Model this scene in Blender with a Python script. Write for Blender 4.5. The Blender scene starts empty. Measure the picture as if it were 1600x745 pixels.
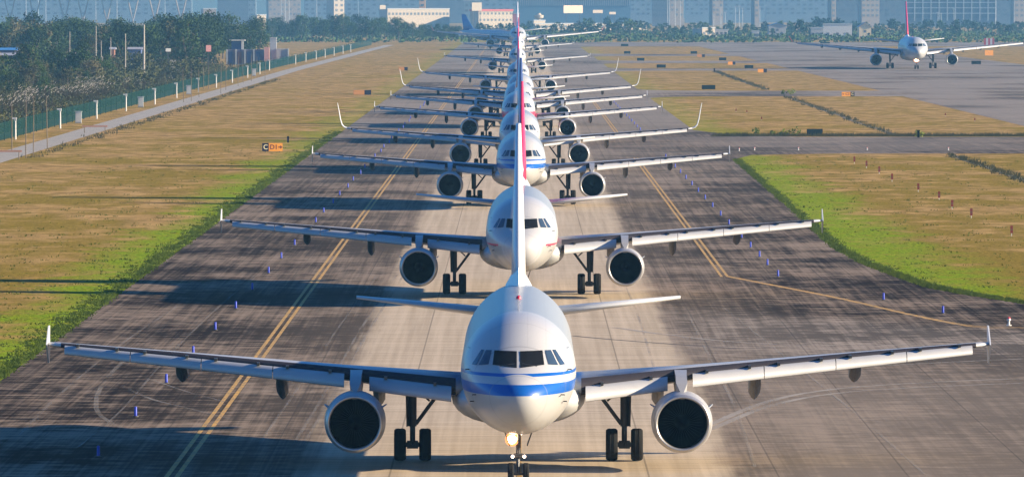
import bpy, math, random
from mathutils import Vector, Matrix
R = math.radians
S = bpy.context.scene
COL = S.collection

# ------------------------------------------------------------------ camera, sky, sun, exposure
CAM_H = 16.4
cam = bpy.data.cameras.new('camera'); co = bpy.data.objects.new('camera', cam); COL.objects.link(co)
cam.sensor_width = 36.0; cam.lens = 247.5; cam.clip_start = 1.0; cam.clip_end = 30000
co.location = (0, 0, CAM_H)
co.rotation_euler = (R(90 - 1.919), 0, R(0.0573))
S.camera = co
SUN_EL, SUN_AL = 16.5, -6.0
w = bpy.data.worlds.new('World'); S.world = w; w.use_nodes = True
wn = w.node_tree.nodes; wl = w.node_tree.links
bg = wn['Background']; sky = wn.new('ShaderNodeTexSky'); sky.sky_type = 'NISHITA'; sky.sun_disc = False
sky.sun_elevation = R(SUN_EL); sky.sun_rotation = R(90 - SUN_AL)
sky.air_density = 1.0; sky.dust_density = 0.2; sky.ozone_density = 3.0
tint = wn.new('ShaderNodeMix'); tint.data_type = 'RGBA'; tint.blend_type = 'MULTIPLY'; tint.inputs[0].default_value = 1
wl.new(sky.outputs[0], tint.inputs[6]); tint.inputs[7].default_value = (.36, .86, 1.45, 1)
wl.new(tint.outputs[2], bg.inputs[0]); bg.inputs[1].default_value = 0.05
sl = bpy.data.lights.new('sun', 'SUN'); so = bpy.data.objects.new('sun', sl); COL.objects.link(so)
sl.energy = 5.0; sl.angle = R(0.5); sl.color = (1.0, 0.82, 0.58)
d = Vector((math.cos(R(SUN_EL)) * math.cos(R(SUN_AL)), math.cos(R(SUN_EL)) * math.sin(R(SUN_AL)), math.sin(R(SUN_EL))))
so.rotation_euler = d.to_track_quat('Z', 'Y').to_euler(); so.location = (300, 0, 200)
S.view_settings.view_transform = 'Standard'; S.view_settings.look = 'None'
S.view_settings.exposure = 1.45; S.view_settings.gamma = 1; S.view_settings.use_curve_mapping = False
S.render.engine = 'CYCLES'
S.cycles.use_denoising = True
S.cycles.max_bounces = 6; S.cycles.diffuse_bounces = 2; S.cycles.glossy_bounces = 2
S.cycles.transmission_bounces = 2; S.cycles.volume_bounces = 0; S.cycles.transparent_max_bounces = 6
S.cycles.caustics_reflective = False; S.cycles.caustics_refractive = False

# ------------------------------------------------------------------ node helpers
class NT:
    def __init__(s, name):
        s.m = bpy.data.materials.new(name); s.m.use_nodes = True
        s.n = s.m.node_tree.nodes; s.l = s.m.node_tree.links; s.b = s.n['Principled BSDF']
    def put(s, sock, v):
        if isinstance(v, (int, float)): sock.default_value = v
        elif isinstance(v, (tuple, list)):
            sock.default_value = tuple(v) + ((1.0,) if len(v) == 3 and len(sock.default_value) == 4 else ())
        else: s.l.new(v, sock)
    def pos(s):
        return s.n.new('ShaderNodeTexCoord').outputs['Object']
    def wpos(s):
        return s.n.new('ShaderNodeNewGeometry').outputs['Position']
    def sep(s, v):
        q = s.n.new('ShaderNodeSeparateXYZ'); s.l.new(v, q.inputs[0]); return q.outputs
    def mul(s, v, k):
        q = s.n.new('ShaderNodeVectorMath'); q.operation = 'MULTIPLY'; s.l.new(v, q.inputs[0]); q.inputs[1].default_value = k; return q.outputs[0]
    def ma(s, op, a, b=0.0, clamp=False):
        q = s.n.new('ShaderNodeMath'); q.operation = op; q.use_clamp = clamp; s.put(q.inputs[0], a); s.put(q.inputs[1], b); return q.outputs[0]
    def noise(s, v, scale=1.0, detail=4, rough=0.6):
        q = s.n.new('ShaderNodeTexNoise'); s.l.new(v, q.inputs['Vector']); q.inputs['Scale'].default_value = scale
        q.inputs['Detail'].default_value = detail; q.inputs['Roughness'].default_value = rough; return q.outputs['Fac']
    def step(s, v, a, b):       # smooth 0..1 from a to b
        q = s.n.new('ShaderNodeMapRange'); q.interpolation_type = 'SMOOTHSTEP'
        s.put(q.inputs[0], v); q.inputs[1].default_value = a; q.inputs[2].default_value = b; return q.outputs[0]
    def mix(s, f, a, b):
        q = s.n.new('ShaderNodeMix'); q.data_type = 'RGBA'
        s.put(q.inputs[0], f); s.put(q.inputs[6], a); s.put(q.inputs[7], b); return q.outputs[2]
    def bump(s, h, strength, dist):
        q = s.n.new('ShaderNodeBump'); s.put(q.inputs['Height'], h); q.inputs['Strength'].default_value = strength
        q.inputs['Distance'].default_value = dist; s.l.new(q.outputs[0], s.b.inputs['Normal'])
    def col(s, c): s.put(s.b.inputs['Base Color'], c)
    def rough(s, v): s.put(s.b.inputs['Roughness'], v)

def flat(name, c, rough=0.6, metal=0.0, vary=0.12, scale=2.0):
    t = NT(name); n = t.noise(t.pos(), scale, 5)
    t.col(t.mix(n, tuple(x * (1 - vary) for x in c), tuple(min(1, x * (1 + vary)) for x in c)))
    t.rough(rough); t.b.inputs['Metallic'].default_value = metal
    return t.m
def glow(name, c, k):
    t = NT(name); t.col(c); t.put(t.b.inputs['Emission Color'], c); t.b.inputs['Emission Strength'].default_value = k
    return t.m

M = {}
M['wing'] = flat('wing paint', (.42, .43, .44), .36, 0, .12, 1.0)
M['slat'] = flat('slat metal', (.43, .43, .43), .38, .15, .14, 1.2)
M['dark'] = flat('slat gap shade', (.035, .032, .04), .7)  # near-black colour standing for the shade in the slat gap
M['gear'] = flat('gear metal', (.055, .055, .055), .5, .3, .3, 6)
M['strut'] = flat('strut steel', (.07, .07, .07), .35, .4, .3, 8)
M['tyre'] = flat('tyre rubber', (.018, .018, .018), .85)
M['rim'] = flat('wheel rim', (.22, .22, .22), .5, .3)
M['nacelle'] = flat('nacelle paint', (.34, .34, .345), .38, .1, .12, 3)
M['lip'] = flat('polished inlet lip', (.50, .48, .46), .34, .7, .12, 5)
M['duct'] = flat('inlet duct', (.008, .008, .010), .7)
M['fan'] = flat('fan blades', (.012, .012, .015), .5, .2)
M['fairing'] = flat('flap fairing paint', (.10, .10, .11), .5)
M['glass'] = flat('cockpit glass', (.012, .013, .016), .08)
M['bluefin'] = flat('strake paint', (.28, .30, .34), .4)
M['red'] = flat('red lens', (.7, .02, .05), .3)
M['navgreen'] = glow('green lamp', (.05, .9, .45), 1.5)
M['navred'] = glow('red lamp', (.9, .05, .06), .6)
M['lamp'] = glow('landing lamp', (1.0, .62, .33), 9)
M['lampdim'] = glow('taxi lamp', (1.0, .74, .55), 5)
M['lamphalo'] = glow('lamp halo glow', (1.0, .36, .12), .55)  # emissive orange for the halo around the lamp
M['sideglass'] = flat('side window glass', (.035, .06, .10), .15)
M['windows'] = flat('cabin glass', (.04, .045, .05), .2)

for k_ in ('duct', 'fan', 'dark', 'tyre', 'glass'): M[k_].node_tree.nodes['Principled BSDF'].inputs['Specular IOR Level'].default_value = .08
def paint(name, base, bands=(), rough=.38, winz=4.18, win0=6.6, win1=29.8):
    """bands: (z0, z1, y0, y1, colour) in aircraft space"""
    t = NT(name); p = t.pos(); x, y, z = t.sep(p)
    c = base
    c = t.mix(t.noise(t.mul(p, (1.0, .35, 1.0)), 1.3, 5), tuple(v * .92 for v in base), base)
    for z0, z1, y0, y1, k in bands:
        m = t.ma('MULTIPLY', t.step(z, z0 - .006, z0 + .006), t.ma('SUBTRACT', 1.0, t.step(z, z1 - .006, z1 + .006)))
        m = t.ma('MULTIPLY', m, t.ma('MULTIPLY', t.step(y, y0 - .01, y0 + .01), t.ma('SUBTRACT', 1.0, t.step(y, y1 - .01, y1 + .01))))
        c = t.mix(m, c, k)
    wy = t.ma('LESS_THAN', t.ma('ABSOLUTE', t.ma('SUBTRACT', t.ma('FRACT', t.ma('DIVIDE', y, .53)), .5)), .22)
    wz = t.ma('LESS_THAN', t.ma('ABSOLUTE', t.ma('SUBTRACT', z, winz)), .17)
    wy = t.ma('MULTIPLY', t.ma('MULTIPLY', wy, wz), t.ma('MULTIPLY', t.ma('GREATER_THAN', y, win0), t.ma('LESS_THAN', y, win1)))
    c = t.mix(wy, c, (.04, .045, .05))
    # panel joints: thin grey rings and the radome joint
    fr = t.ma('ABSOLUTE', t.ma('SUBTRACT', t.ma('FRACT', t.ma('DIVIDE', y, 1.6)), .5))
    c = t.mix(t.ma('MULTIPLY', t.ma('LESS_THAN', fr, .011), .5), c, (.20, .20, .21))
    fz = t.ma('ABSOLUTE', t.ma('SUBTRACT', t.ma('FRACT', t.ma('DIVIDE', t.ma('ABSOLUTE', x), .62)), .5))
    c = t.mix(t.ma('MULTIPLY', t.ma('MULTIPLY', t.ma('LESS_THAN', fz, .012), t.ma('GREATER_THAN', y, 2.4)), .25), c, (.20, .20, .21))
    dx_ = t.ma('ABSOLUTE', t.ma('SUBTRACT', y, 4.6)); dz_ = t.ma('ABSOLUTE', t.ma('SUBTRACT', z, 3.75))
    box = t.ma('MAXIMUM', t.ma('DIVIDE', dx_, .45), t.ma('DIVIDE', dz_, .98))
    ol = t.ma('MULTIPLY', t.ma('GREATER_THAN', box, .95), t.ma('LESS_THAN', box, 1.0))
    c = t.mix(t.ma('MULTIPLY', ol, .7), c, (.12, .12, .13))
    spk = t.step(t.noise(p, 9.0, 2, .5), .70, .76)
    c = t.mix(t.ma('MULTIPLY', spk, .35), c, (.25, .25, .25))
    # soot and oil streaks along the belly
    grime = t.ma('MULTIPLY', t.ma('SUBTRACT', 1.0, t.step(z, 1.9, 3.0)), t.step(t.noise(t.mul(p, (2.2, .25, 1.5)), 1.5, 4), .45, .8))
    c = t.mix(t.ma('MULTIPLY', grime, .45), c, (.20, .18, .16))
    t.col(c); t.rough(rough); t.b.inputs['Coat Weight'].default_value = .30; t.b.inputs['Coat Roughness'].default_value = .2; t.b.inputs['Specular IOR Level'].default_value = .28
    return t.m

W = (.43, .43, .435)
AFT_SHADE = (3.0, 9, 6.6, 90, (.30, .305, .315))  # upper fuselage behind the nose darkened: grazing shade painted into the colour
GREYB = (.50, .50, .50)
BL = (.003, .085, .36)
LIV = {
 'bluestripe': paint('white fuselage with blue stripes', W, [AFT_SHADE, (0, 3.30, -1, 50, (.36, .36, .35)), (3.30, 3.66, -1, 50, BL), (3.90, 4.00, .9, 50, BL)]),
 'redline': paint('white fuselage with thin red line', W, [AFT_SHADE, (0, 3.28, 1.1, 50, (.34, .34, .33)), (3.27, 3.37, 1.5, 50, (.55, .03, .08))]),
 'white': paint('plain white fuselage', W, [AFT_SHADE, (0, 2.9, 1.2, 50, GREYB)]),
 'redbelly': paint('white fuselage with red belly', W, [(0, 2.7, -1, 50, GREYB), (2.7, 3.75, -1, 50, (.55, .04, .10))]),
 'bluewhite': paint('white fuselage with pale blue belly', W, [(0, 3.4, .4, 50, (.25, .38, .52))]),
 'wide': paint('white widebody fuselage', W, [(0, 3.4, 1.5, 80, (.48, .49, .50))], .38, 5.55, 9, 47),
 'paleblue': paint('pale blue fuselage', (.40, .50, .56), [(0, 3.2, -1, 50, (.15, .32, .5))]),
}
FINM = {
 'white': flat('white fin', (.66, .67, .68), .3, 0, .04),
 'red': flat('red fin', (.55, .03, .09), .3, 0, .05),
 'navy': flat('navy fin', (.06, .09, .22), .3, 0, .05),
 'blue': flat('blue fin', (.02, .16, .42), .3, 0, .05),
}

# ------------------------------------------------------------------ mesh helpers
class MB:
    def __init__(s): s.v = []; s.f = []
    def add(s, vs, fs):
        o = len(s.v); s.v += [tuple(v) for v in vs]; s.f += [tuple(i + o for i in f) for f in fs]
    def box(s, x0, x1, y0, y1, z0, z1):
        s.add([(x0,y0,z0),(x1,y0,z0),(x1,y1,z0),(x0,y1,z0),(x0,y0,z1),(x1,y0,z1),(x1,y1,z1),(x0,y1,z1)],
              [(0,3,2,1),(4,5,6,7),(0,1,5,4),(1,2,6,5),(2,3,7,6),(3,0,4,7)])
    def loft(s, rings, cap=True):
        n = len(rings[0]); vs = [p for r in rings for p in r]; fs = []
        for i in range(len(rings) - 1):
            for j in range(n):
                fs.append((i*n+j, i*n+(j+1) % n, (i+1)*n+(j+1) % n, (i+1)*n+j))
        if cap: fs.append(tuple(range(n))[::-1]); fs.append(tuple((len(rings)-1)*n + j for j in range(n)))
        s.add(vs, fs)
    def tube(s, a, b, r0, r1=None, n=12):
        a = Vector(a); b = Vector(b); r1 = r0 if r1 is None else r1; d = (b - a).normalized()
        u = d.orthogonal().normalized(); v = d.cross(u)
        s.loft([[p + (u*math.cos(t) + v*math.sin(t))*r for t in [2*math.pi*k/n for k in range(n)]] for p, r in ((a, r0), (b, r1))])
    def lathe(s, prof, c, ax='y', n=40, cap=False):   # prof: (along, radius)
        rings = []
        for a, r in prof:
            ring = []
            for k in range(n):
                t = 2*math.pi*k/n; q, e = r*math.cos(t), r*math.sin(t)
                ring.append({'y': (c[0]+q, c[1]+a, c[2]+e), 'x': (c[0]+a, c[1]+q, c[2]+e), 'z': (c[0]+q, c[1]+e, c[2]+a)}[ax])
            rings.append(ring)
        s.loft(rings, cap)
    def plate(s, pts, th):      # closed outline, thickness vector
        th = Vector(th); n = len(pts); a = [Vector(p) - th/2 for p in pts]; b = [Vector(p) + th/2 for p in pts]
        s.loft([a, b])
    def build(s, name, mat, parent=None, smooth=False, loc=None, slotobj=False):
        me = bpy.data.meshes.new(name); me.from_pydata(s.v, [], s.f)
        import bmesh
        bm = bmesh.new(); bm.from_mesh(me); bmesh.ops.recalc_face_normals(bm, faces=bm.faces); bm.to_mesh(me); bm.free()
        if smooth:
            me.polygons.foreach_set('use_smooth', [True]*len(me.polygons))
            if smooth != 'all':
                me.set_sharp_from_angle(angle=R(38))
        me.materials.append(mat)
        o = bpy.data.objects.new(name, me); COL.objects.link(o)
        if parent: o.parent = parent
        if loc: o.location = loc
        if slotobj: o.material_slots[0].link = 'OBJECT'; o.material_slots[0].material = mat
        return o
def tag(o, label=None, cat=None, group=None, kind=None):
    if label: o['label'] = label
    if cat: o['category'] = cat
    if group: o['group'] = group
    if kind: o['kind'] = kind
    return o
def empty(name, loc=(0, 0, 0), rz=0.0):
    o = bpy.data.objects.new(name, None); COL.objects.link(o); o.location = loc; o.rotation_euler = (0, 0, rz)
    o.empty_display_size = .5; return o
def copy_tree(o, kids, parent=None):
    c = o.copy(); COL.objects.link(c); c.parent = parent
    for ch in kids.get(o.name, ()): copy_tree(ch, kids, c)
    return c
def kidmap(root):
    d = {}
    def rec(o):
        d[o.name] = list(o.children)
        for c in o.children: rec(c)
    bpy.context.view_layer.update(); rec(root); return d

def pchip(xs, ys):
    n = len(xs); h = [xs[i+1]-xs[i] for i in range(n-1)]; dl = [(ys[i+1]-ys[i])/h[i] for i in range(n-1)]
    m = [dl[0]] + [0]*(n-2) + [dl[-1]]
    for i in range(1, n-1):
        if dl[i-1]*dl[i] > 0:
            w1 = 2*h[i]+h[i-1]; w2 = h[i]+2*h[i-1]; m[i] = (w1+w2)/(w1/dl[i-1]+w2/dl[i])
    def f(x):
        if x <= xs[0]: return ys[0]
        if x >= xs[-1]: return ys[-1]
        i = max(k for k in range(n-1) if xs[k] <= x); t = (x-xs[i])/h[i]
        return ((2*t**3-3*t*t+1)*ys[i] + (t**3-2*t*t+t)*h[i]*m[i] + (-2*t**3+3*t*t)*ys[i+1] + (t**3-t*t)*h[i]*m[i+1])
    return f
def lerp(xs, ys, x):
    if x <= xs[0]:
        return ys[0] + (ys[1]-ys[0])*(x-xs[0])/(xs[1]-xs[0])
    for i in range(len(xs)-1):
        if x <= xs[i+1]: return ys[i] + (ys[i+1]-ys[i])*(x-xs[i])/(xs[i+1]-xs[i])
    return ys[-1]

# ------------------------------------------------------------------ airliner
FT = [ # y, half width, top, bottom, widest height
 (0, 0, 3.15, 3.15, 3.15), (.04, .24, 3.37, 2.93, 3.16), (.25, .58, 3.64, 2.62, 3.2), (1.0, 1.07, 4.02, 2.2, 3.35),
 (1.7, 1.37, 4.28, 2.02, 3.48), (2.6, 1.64, 4.98, 1.89, 3.6), (3.4, 1.80, 5.36, 1.82, 3.7), (4.5, 1.92, 5.67, 1.76, 3.78),
 (6.2, 1.97, 5.84, 1.735, 3.8), (8, 1.975, 5.87, 1.73, 3.8), (24, 1.975, 5.87, 1.73, 3.8), (26, 1.93, 5.87, 1.88, 3.9),
 (28, 1.78, 5.86, 2.32, 4.1), (30, 1.53, 5.83, 2.9, 4.4), (32, 1.22, 5.78, 3.5, 4.7), (34, .88, 5.70, 4.1, 4.9),
 (36, .5, 5.6, 4.65, 5.12), (37.4, .2, 5.45, 5.05, 5.25)]
SP = dict(  # single-aisle
 L=1.0, Wd=1.0, zc=3.8, zs=1.0, zo=3.8,
 wing=[(1.7, 12.0, 7.0, 2.85, .95), (6.2, 14.4, 4.5, 3.26, .55), (12, 17.3, 2.9, 3.70, .34), (16.6, 19.6, 1.7, 4.03, .19), (17.0, 19.95, 1.35, 4.06, .12)],
 slats=[(2.35, 5.25), (6.15, 8.7), (8.73, 11.3), (11.33, 13.9), (13.93, 16.35)], slat_k=(.62, .36),
 engine=(5.72, 11.0, 1.73, 1.0), fair=[(5.0, .9, 1.9), (8.5, 1.0, 2.1), (12.15, .85, 2.68)], fw=.42,
 gear=(3.79, 17.7, .585, .42, .45, 0, 2.95), nose=(5.07, .38, .21, .26, 1.85),
 stab=[(.7, 31.6, 4.1, 4.62, .42), (6.2, 35.0, 1.35, 5.12, .12)],
 fin=[(5.6, 29.2, 6.2, .56), (7.2, 30.7, 4.95, .50), (11.76, 34.3, 2.1, .20)], dorsal=(27.0, 29.6, 6.05),
 belly=(10.6, 20.4, 2.38, 3.45, 1.45), lights=((-.22, 1.57, .15, 'lamp'), (-.20, .99, .05, 'lampdim'), (.20, .99, .05, 'lampdim'), (.1, 1.76, .03, 'lampdim')))
LP_ = dict(  # wide-body
 L=1.565, Wd=1.43, zc=5.05, zs=1.36, zo=3.8,
 wing=[(2.6, 19.5, 11.5, 4.0, 1.5), (9.4, 24.2, 7.2, 4.7, .85), (20, 31.0, 4.6, 5.6, .5), (28.6, 36.4, 2.6, 6.4, .26), (29.3, 37.1, 2.0, 6.5, .18)],
 slats=[(3.3, 8.3), (10.2, 16.0), (16.1, 22.0), (22.1, 28.2)], slat_k=(.8, .45),
 engine=(9.37, 17.0, 2.25, 1.38), fair=[(8.2, .9, 3.5), (13, .9, 4.0), (17.5, .9, 4.5), (22, .8, 5.0)], fw=.55,
 gear=(5.34, 29.5, .70, .5, .62, 1.0, 4.0), nose=(6.9, .52, .33, .35, 2.5),
 stab=[(1.0, 49.5, 6.2, 6.3, .6), (9.7, 55.2, 2.3, 7.3, .2)],
 fin=[(7.6, 46.5, 9.2, .8), (9.5, 48.4, 7.6, .7), (16.6, 54.2, 3.2, .3)], dorsal=(43.0, 47.2, 8.1),
 belly=(17.5, 33, 3.1, 4.6, 1.9), lights=((-.1, 2.3, .42, 'lamp'), (.5, 2.0, .08, 'lampdim')))

def body_fns(P):
    ts = [math.sqrt(r[0]) for r in FT]
    f = [pchip(ts, [r[k] for r in FT]) for k in (1, 2, 3, 4)]
    def sec(y):
        t = math.sqrt(max(0, y)/P['L']); g = lambda z: P['zc'] + (z-P['zo'])*P['zs']
        return f[0](t)*P['Wd'], g(f[1](t)), g(f[2](t)), g(f[3](t))
    return sec
def foil(x, yl, c, z, t, s, n=9):
    up = []; lo = []
    for k in range(n+1):
        u = (1-math.cos(math.pi*k/n))/2
        th = 5*(.2969*math.sqrt(u)-.126*u-.3516*u*u+.2843*u**3-.1015*u**4)*t
        zc = z - u*c*.022
        up.append((s*x, yl+u*c, zc+th*1.15)); lo.append((s*x, yl+u*c, zc-th*.85))
    return up + lo[-2:0:-1]
def wing_at(P, x):
    W_ = P['wing']; xs = [r[0] for r in W_]
    return [lerp(xs, [r[k] for r in W_], x) for k in (1, 2, 3, 4)]

def make_airliner(name, P, sharklet=False, far=False):
    root = empty(name); sec = body_fns(P); L = P['L']*37.4; NR = 56
    def ring(y):
        hw, zt, zb, zc = sec(y); r = []
        for k in range(NR):
            a = 2*math.pi*k/NR; q = math.sin(a)
            r.append((hw*math.cos(a), y, zc + (zt-zc)*q if q > 0 else zc + (zc-zb)*q))
        return r
    m = MB(); ys = [(.002 + (k/28)**2*7.5)*P['L'] for k in range(29)] + [P['L']*v for v in (9, 11, 14, 17, 20, 22.5, 24, 25, 26, 27, 28, 29, 30, 31, 32, 33, 34, 35, 36, 37.0, 37.4)]
    m.loft([ring(y) for y in ys]); m.build('fuselage', LIV['white'], root, smooth='all', slotobj=True)
    # belly fairing
    y0, y1, hw, zt, zb = P['belly']; m = MB(); rings = []
    for k in range(15):
        u = k/14; e = math.sin(math.pi*u)**.55 if 0 < u < 1 else 0; zm = (zt+zb)/2
        rings.append([(hw*(.72+.28*e)*abs(math.cos(a))**.8*(1 if math.cos(a) > 0 else -1), y0+(y1-y0)*u, zm+.1*(1-e) + (zt-zm)*(.35+.65*e)*math.sin(a)) for a in [2*math.pi*j/28 for j in range(28)]])
    m.loft(rings); m.build('belly_fairing', M['wing'], root, smooth='all')
    # cockpit windows, laid on the nose surface
    def surf(x, z):
        lo, hi = 0.0, 8.0*P['L']
        for _ in range(40):
            y = (lo+hi)/2; h, t_, b_, c_ = sec(y)
            vz = (z-c_)/max(1e-4, (t_-c_) if z > c_ else (c_-b_))
            if (x/max(1e-4, h))**2 + vz*vz < 1: hi = y
            else: lo = y
        return hi
    gz = lambda z: P['zc'] + (z-P['zo'])*P['zs']
    quads = [[(.05, 4.17), (.88, 4.25), (.82, 4.71), (.05, 4.69)], [(1.02, 4.26), (1.36, 4.22), (1.11, 4.71), (.91, 4.71)], [(1.43, 4.21), (1.60, 4.22), (1.27, 4.71), (1.17, 4.71)]]
    for s in (-1, 1):
        for q in quads:
            m = MB(); N = 6; vs = []; fs = []
            for i in range(N+1):
                for j in range(N+1):
                    u, v = i/N, j/N
                    x = (q[0][0]*(1-u)+q[1][0]*u)*(1-v) + (q[3][0]*(1-u)+q[2][0]*u)*v
                    z = (q[0][1]*(1-u)+q[1][1]*u)*(1-v) + (q[3][1]*(1-u)+q[2][1]*u)*v
                    x *= P['Wd']*.98; z = gz(z); y = surf(x, z); vs.append((s*(x+.006), y-.016, z+.006))
            fs = [(i*(N+1)+j, (i+1)*(N+1)+j, (i+1)*(N+1)+j+1, i*(N+1)+j+1) for i in range(N) for j in range(N)]
            m.add(vs, fs); m.build('cockpit_window', M['glass' if q[0][0] < .5 else 'sideglass'], root, smooth='all')
    for s in (-1, 1):
        for px_, pz_ in ((1.42, 3.25), (1.5, 3.0), (1.66, 4.05)):
            xx = px_*P['Wd']; zz = gz(pz_); yy = surf(xx, zz); m = MB(); m.tube((s*xx, yy, zz), (s*(xx+.12), yy-.02, zz), .02, n=6); m.tube((s*(xx+.12), yy-.22, zz), (s*(xx+.12), yy+.02, zz), .016, n=6); m.build('pitot_probe', M['gear'], root)
        m = MB(); a_, b_ = (.62, 4.22), (.12, 4.30); pts_ = []
        for u in (0, .5, 1):
            xx = (a_[0]+(b_[0]-a_[0])*u)*P['Wd']; zz = gz(a_[1]+(b_[1]-a_[1])*u); pts_.append((s*xx, surf(xx, zz)-.04, zz))
        m.tube(pts_[0], pts_[1], .014, n=5); m.tube(pts_[1], pts_[2], .014, n=5); m.build('windscreen_wiper', M['gear'], root)
    # beacon and blade antennas
    m = MB(); zt = gz(5.87); m.lathe([(-.02, .09), (.05, .09), (.1, .06), (.12, 0.005)], (0, 16*P['L'], zt), 'z', 12); m.build('beacon', M['red'], root, smooth=True)
    for y in (7.5, 21.5):
        m = MB(); m.plate([(0, y*P['L'], zt-.03), (0, y*P['L']+.35, zt-.03), (0, y*P['L']+.4, zt+.28), (0, y*P['L']+.22, zt+.28)], (.03, 0, 0)); m.build('blade_antenna', M['wing'], root)
    # wings
    for s in (-1, 1):
        W_ = P['wing']; m = MB(); st = list(W_)
        if sharklet:
            st = st[:-1] + [(16.9, 19.9, 1.6, 4.08, .16)]
        m.loft([foil(x, yl, c, z, t, s) for x, yl, c, z, t in st]); wg = m.build('wing', M['wing'], root, smooth='all')
        m = MB(); rr = []
        for x, yl, c, z, t in [(W_[0][0]+.5, *wing_at(P, W_[0][0]+.5)), W_[1], W_[2], (W_[3][0]-.1, *wing_at(P, W_[3][0]-.1))]:
            r = []
            for u in [q*min(1, 2.9/c) for q in (.14, .07, .03, .008, 0.0)]:
                th = 5*(.2969*math.sqrt(u)-.126*u-.3516*u*u)*t; r.append((s*x, yl+u*c-.012, z-u*c*.022+th*1.15+.012))
            for u in (.008, .03, .06):
                th = 5*(.2969*math.sqrt(u)-.126*u-.3516*u*u)*t; r.append((s*x, yl+u*c-.012, z-u*c*.022-th*.85-.012))
            rr.append(r)
        n = 8; vs = [p for r in rr for p in r]
        m.add(vs, [(i*n+j, i*n+j+1, (i+1)*n+j+1, (i+1)*n+j) for i in range(len(rr)-1) for j in range(n-1)]); m.build('slat_gap_shade', M['dark'], wg)  # thin dark shell on the leading edge paints the shade behind the slats
        xr, xt = W_[0][0], W_[-1][0]
        for a, b in P['slats']:
            m = MB(); rings = []
            for x in (a, (a+b)/2, b):
                yl, c, z, t = wing_at(P, x); k = lerp((xr, xt), P['slat_k'], x)
                rings.append([(s*x, yl+u*k, z+v*k) for u, v in ((-.76, -.78), (-.86, -.74), (-.90, -.64), (-.84, -.38), (-.62, -.14), (-.32, .02), (.0, .09), (-.02, .04), (-.3, -.05), (-.56, -.24), (-.70, -.52), (-.70, -.70))])
            m.loft(rings); m.build('slat', M['slat'], wg, smooth=True)
            if b - a > 1:   # slat tracks
                for x in (a+(b-a)*.2, a+(b-a)*.8):
                    m = MB(); yl, c, z, t = wing_at(P, x); m.box(s*x-.05, s*x+.05, yl-.3, yl+.05, z+.02, z+.13)
                    m.build('slat_track', M['strut'], wg)
        for x, ln, zb in P['fair']:
            yl, c, z, t = wing_at(P, x); fw = P['fw']/2; te = yl+c; m = MB(); rings = []
            for u, hh, ww in ((.45, .0, .2), (.55, .35, .7), (.7, .6, .95), (.9, .85, 1), (1.08, 1, 1), (1.25, .9, .8), (1.38, .62, .2)):
                y = yl+c*u if u < 1 else te + (u-1)*3.2*ln; ztp = z-.05-(u if u < 1 else 1)*.1; h = (ztp-zb)*hh+.02; wv = fw*ww
                sh = 0 if u < 1 else (u-1)*1.2
                rings.append([(s*x-wv, y, ztp-sh), (s*x-wv, y, ztp-h*.78), (s*x-wv*.5, y, ztp-h*.93), (s*x, y, ztp-h), (s*x+wv*.5, y, ztp-h*.93), (s*x+wv, y, ztp-h*.78), (s*x+wv, y, ztp-sh)])
            m.loft(rings); m.build('flap_fairing', M['fairing'], wg)
        # flap, a little extended
        m = MB(); rings = []
        for x in (P['wing'][0][0]+.6, P['wing'][1][0], P['wing'][2][0]):
            yl, c, z, t = wing_at(P, x); k = c*.2
            rings.append([(s*x, yl+c*.93, z-c*.03-.02), (s*x, yl+c*.93+k*.5, z-c*.03-.06), (s*x, yl+c*.93+k, z-c*.03-k*.35), (s*x, yl+c*.93+k*.4, z-c*.03-.18)])
        m.loft(rings); m.build('flap', M['wing'], wg)
        x, yl, c, z, t = W_[-1]
        if sharklet:
            m = MB(); rings = []
            for dx, dz, dy, cc, th in ((0, 0, 0, 1.6, .16), (.28, .10, .18, 1.5, .14), (.50, .35, .4, 1.35, .12), (.66, .85, .75, 1.1, .10), (.82, 1.7, 1.35, .8, .07), (.98, 2.45, 1.95, .5, .04)):
                a = math.atan2(dz, dx) if dz > .3 else (.2 if dz > 0 else 0); nx, nz = -math.sin(a), math.cos(a); px, pz = 16.9+dx, 4.08+dz
                rings.append([(s*(px+nx*h), 19.9+dy+u*cc, pz+nz*h) for u, h in ((0, 0), (.15, th*.5), (.5, th*.5), (1, 0), (.5, -th*.5), (.15, -th*.5))])
            m.loft(rings); m.build('sharklet', FINM['white'], wg, smooth=True, slotobj=True)
        elif P is SP:
            m = MB(); m.plate([(s*17.03, 19.75, 4.05), (s*17.03, 20.9, 4.68), (s*17.03, 21.35, 4.68), (s*17.03, 21.3, 4.05), (s*17.03, 21.1, 3.35), (s*17.03, 20.7, 3.35)], (.045, 0, 0)); m.build('wingtip_fence', FINM['white'], wg)
        else:
            m = MB(); m.plate([(s*29.2, 37.0, 6.48), (s*29.3, 39.2, 6.48), (s*30.15, 40.6, 8.0), (s*30.1, 39.8, 8.0)], (.12, 0, .03)); m.build('winglet', FINM['red'], wg, slotobj=True)
        m = MB(); m.lathe([(-.12, .02), (-.05, .055), (.05, .06), (.2, .03)], (s*(x-.35), yl+.12, z), 'y', 10); m.build('navigation_light', M['navgreen'] if s < 0 else M['navred'], wg)
    # engines
    ex, ey, ez, er = P['engine']
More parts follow.
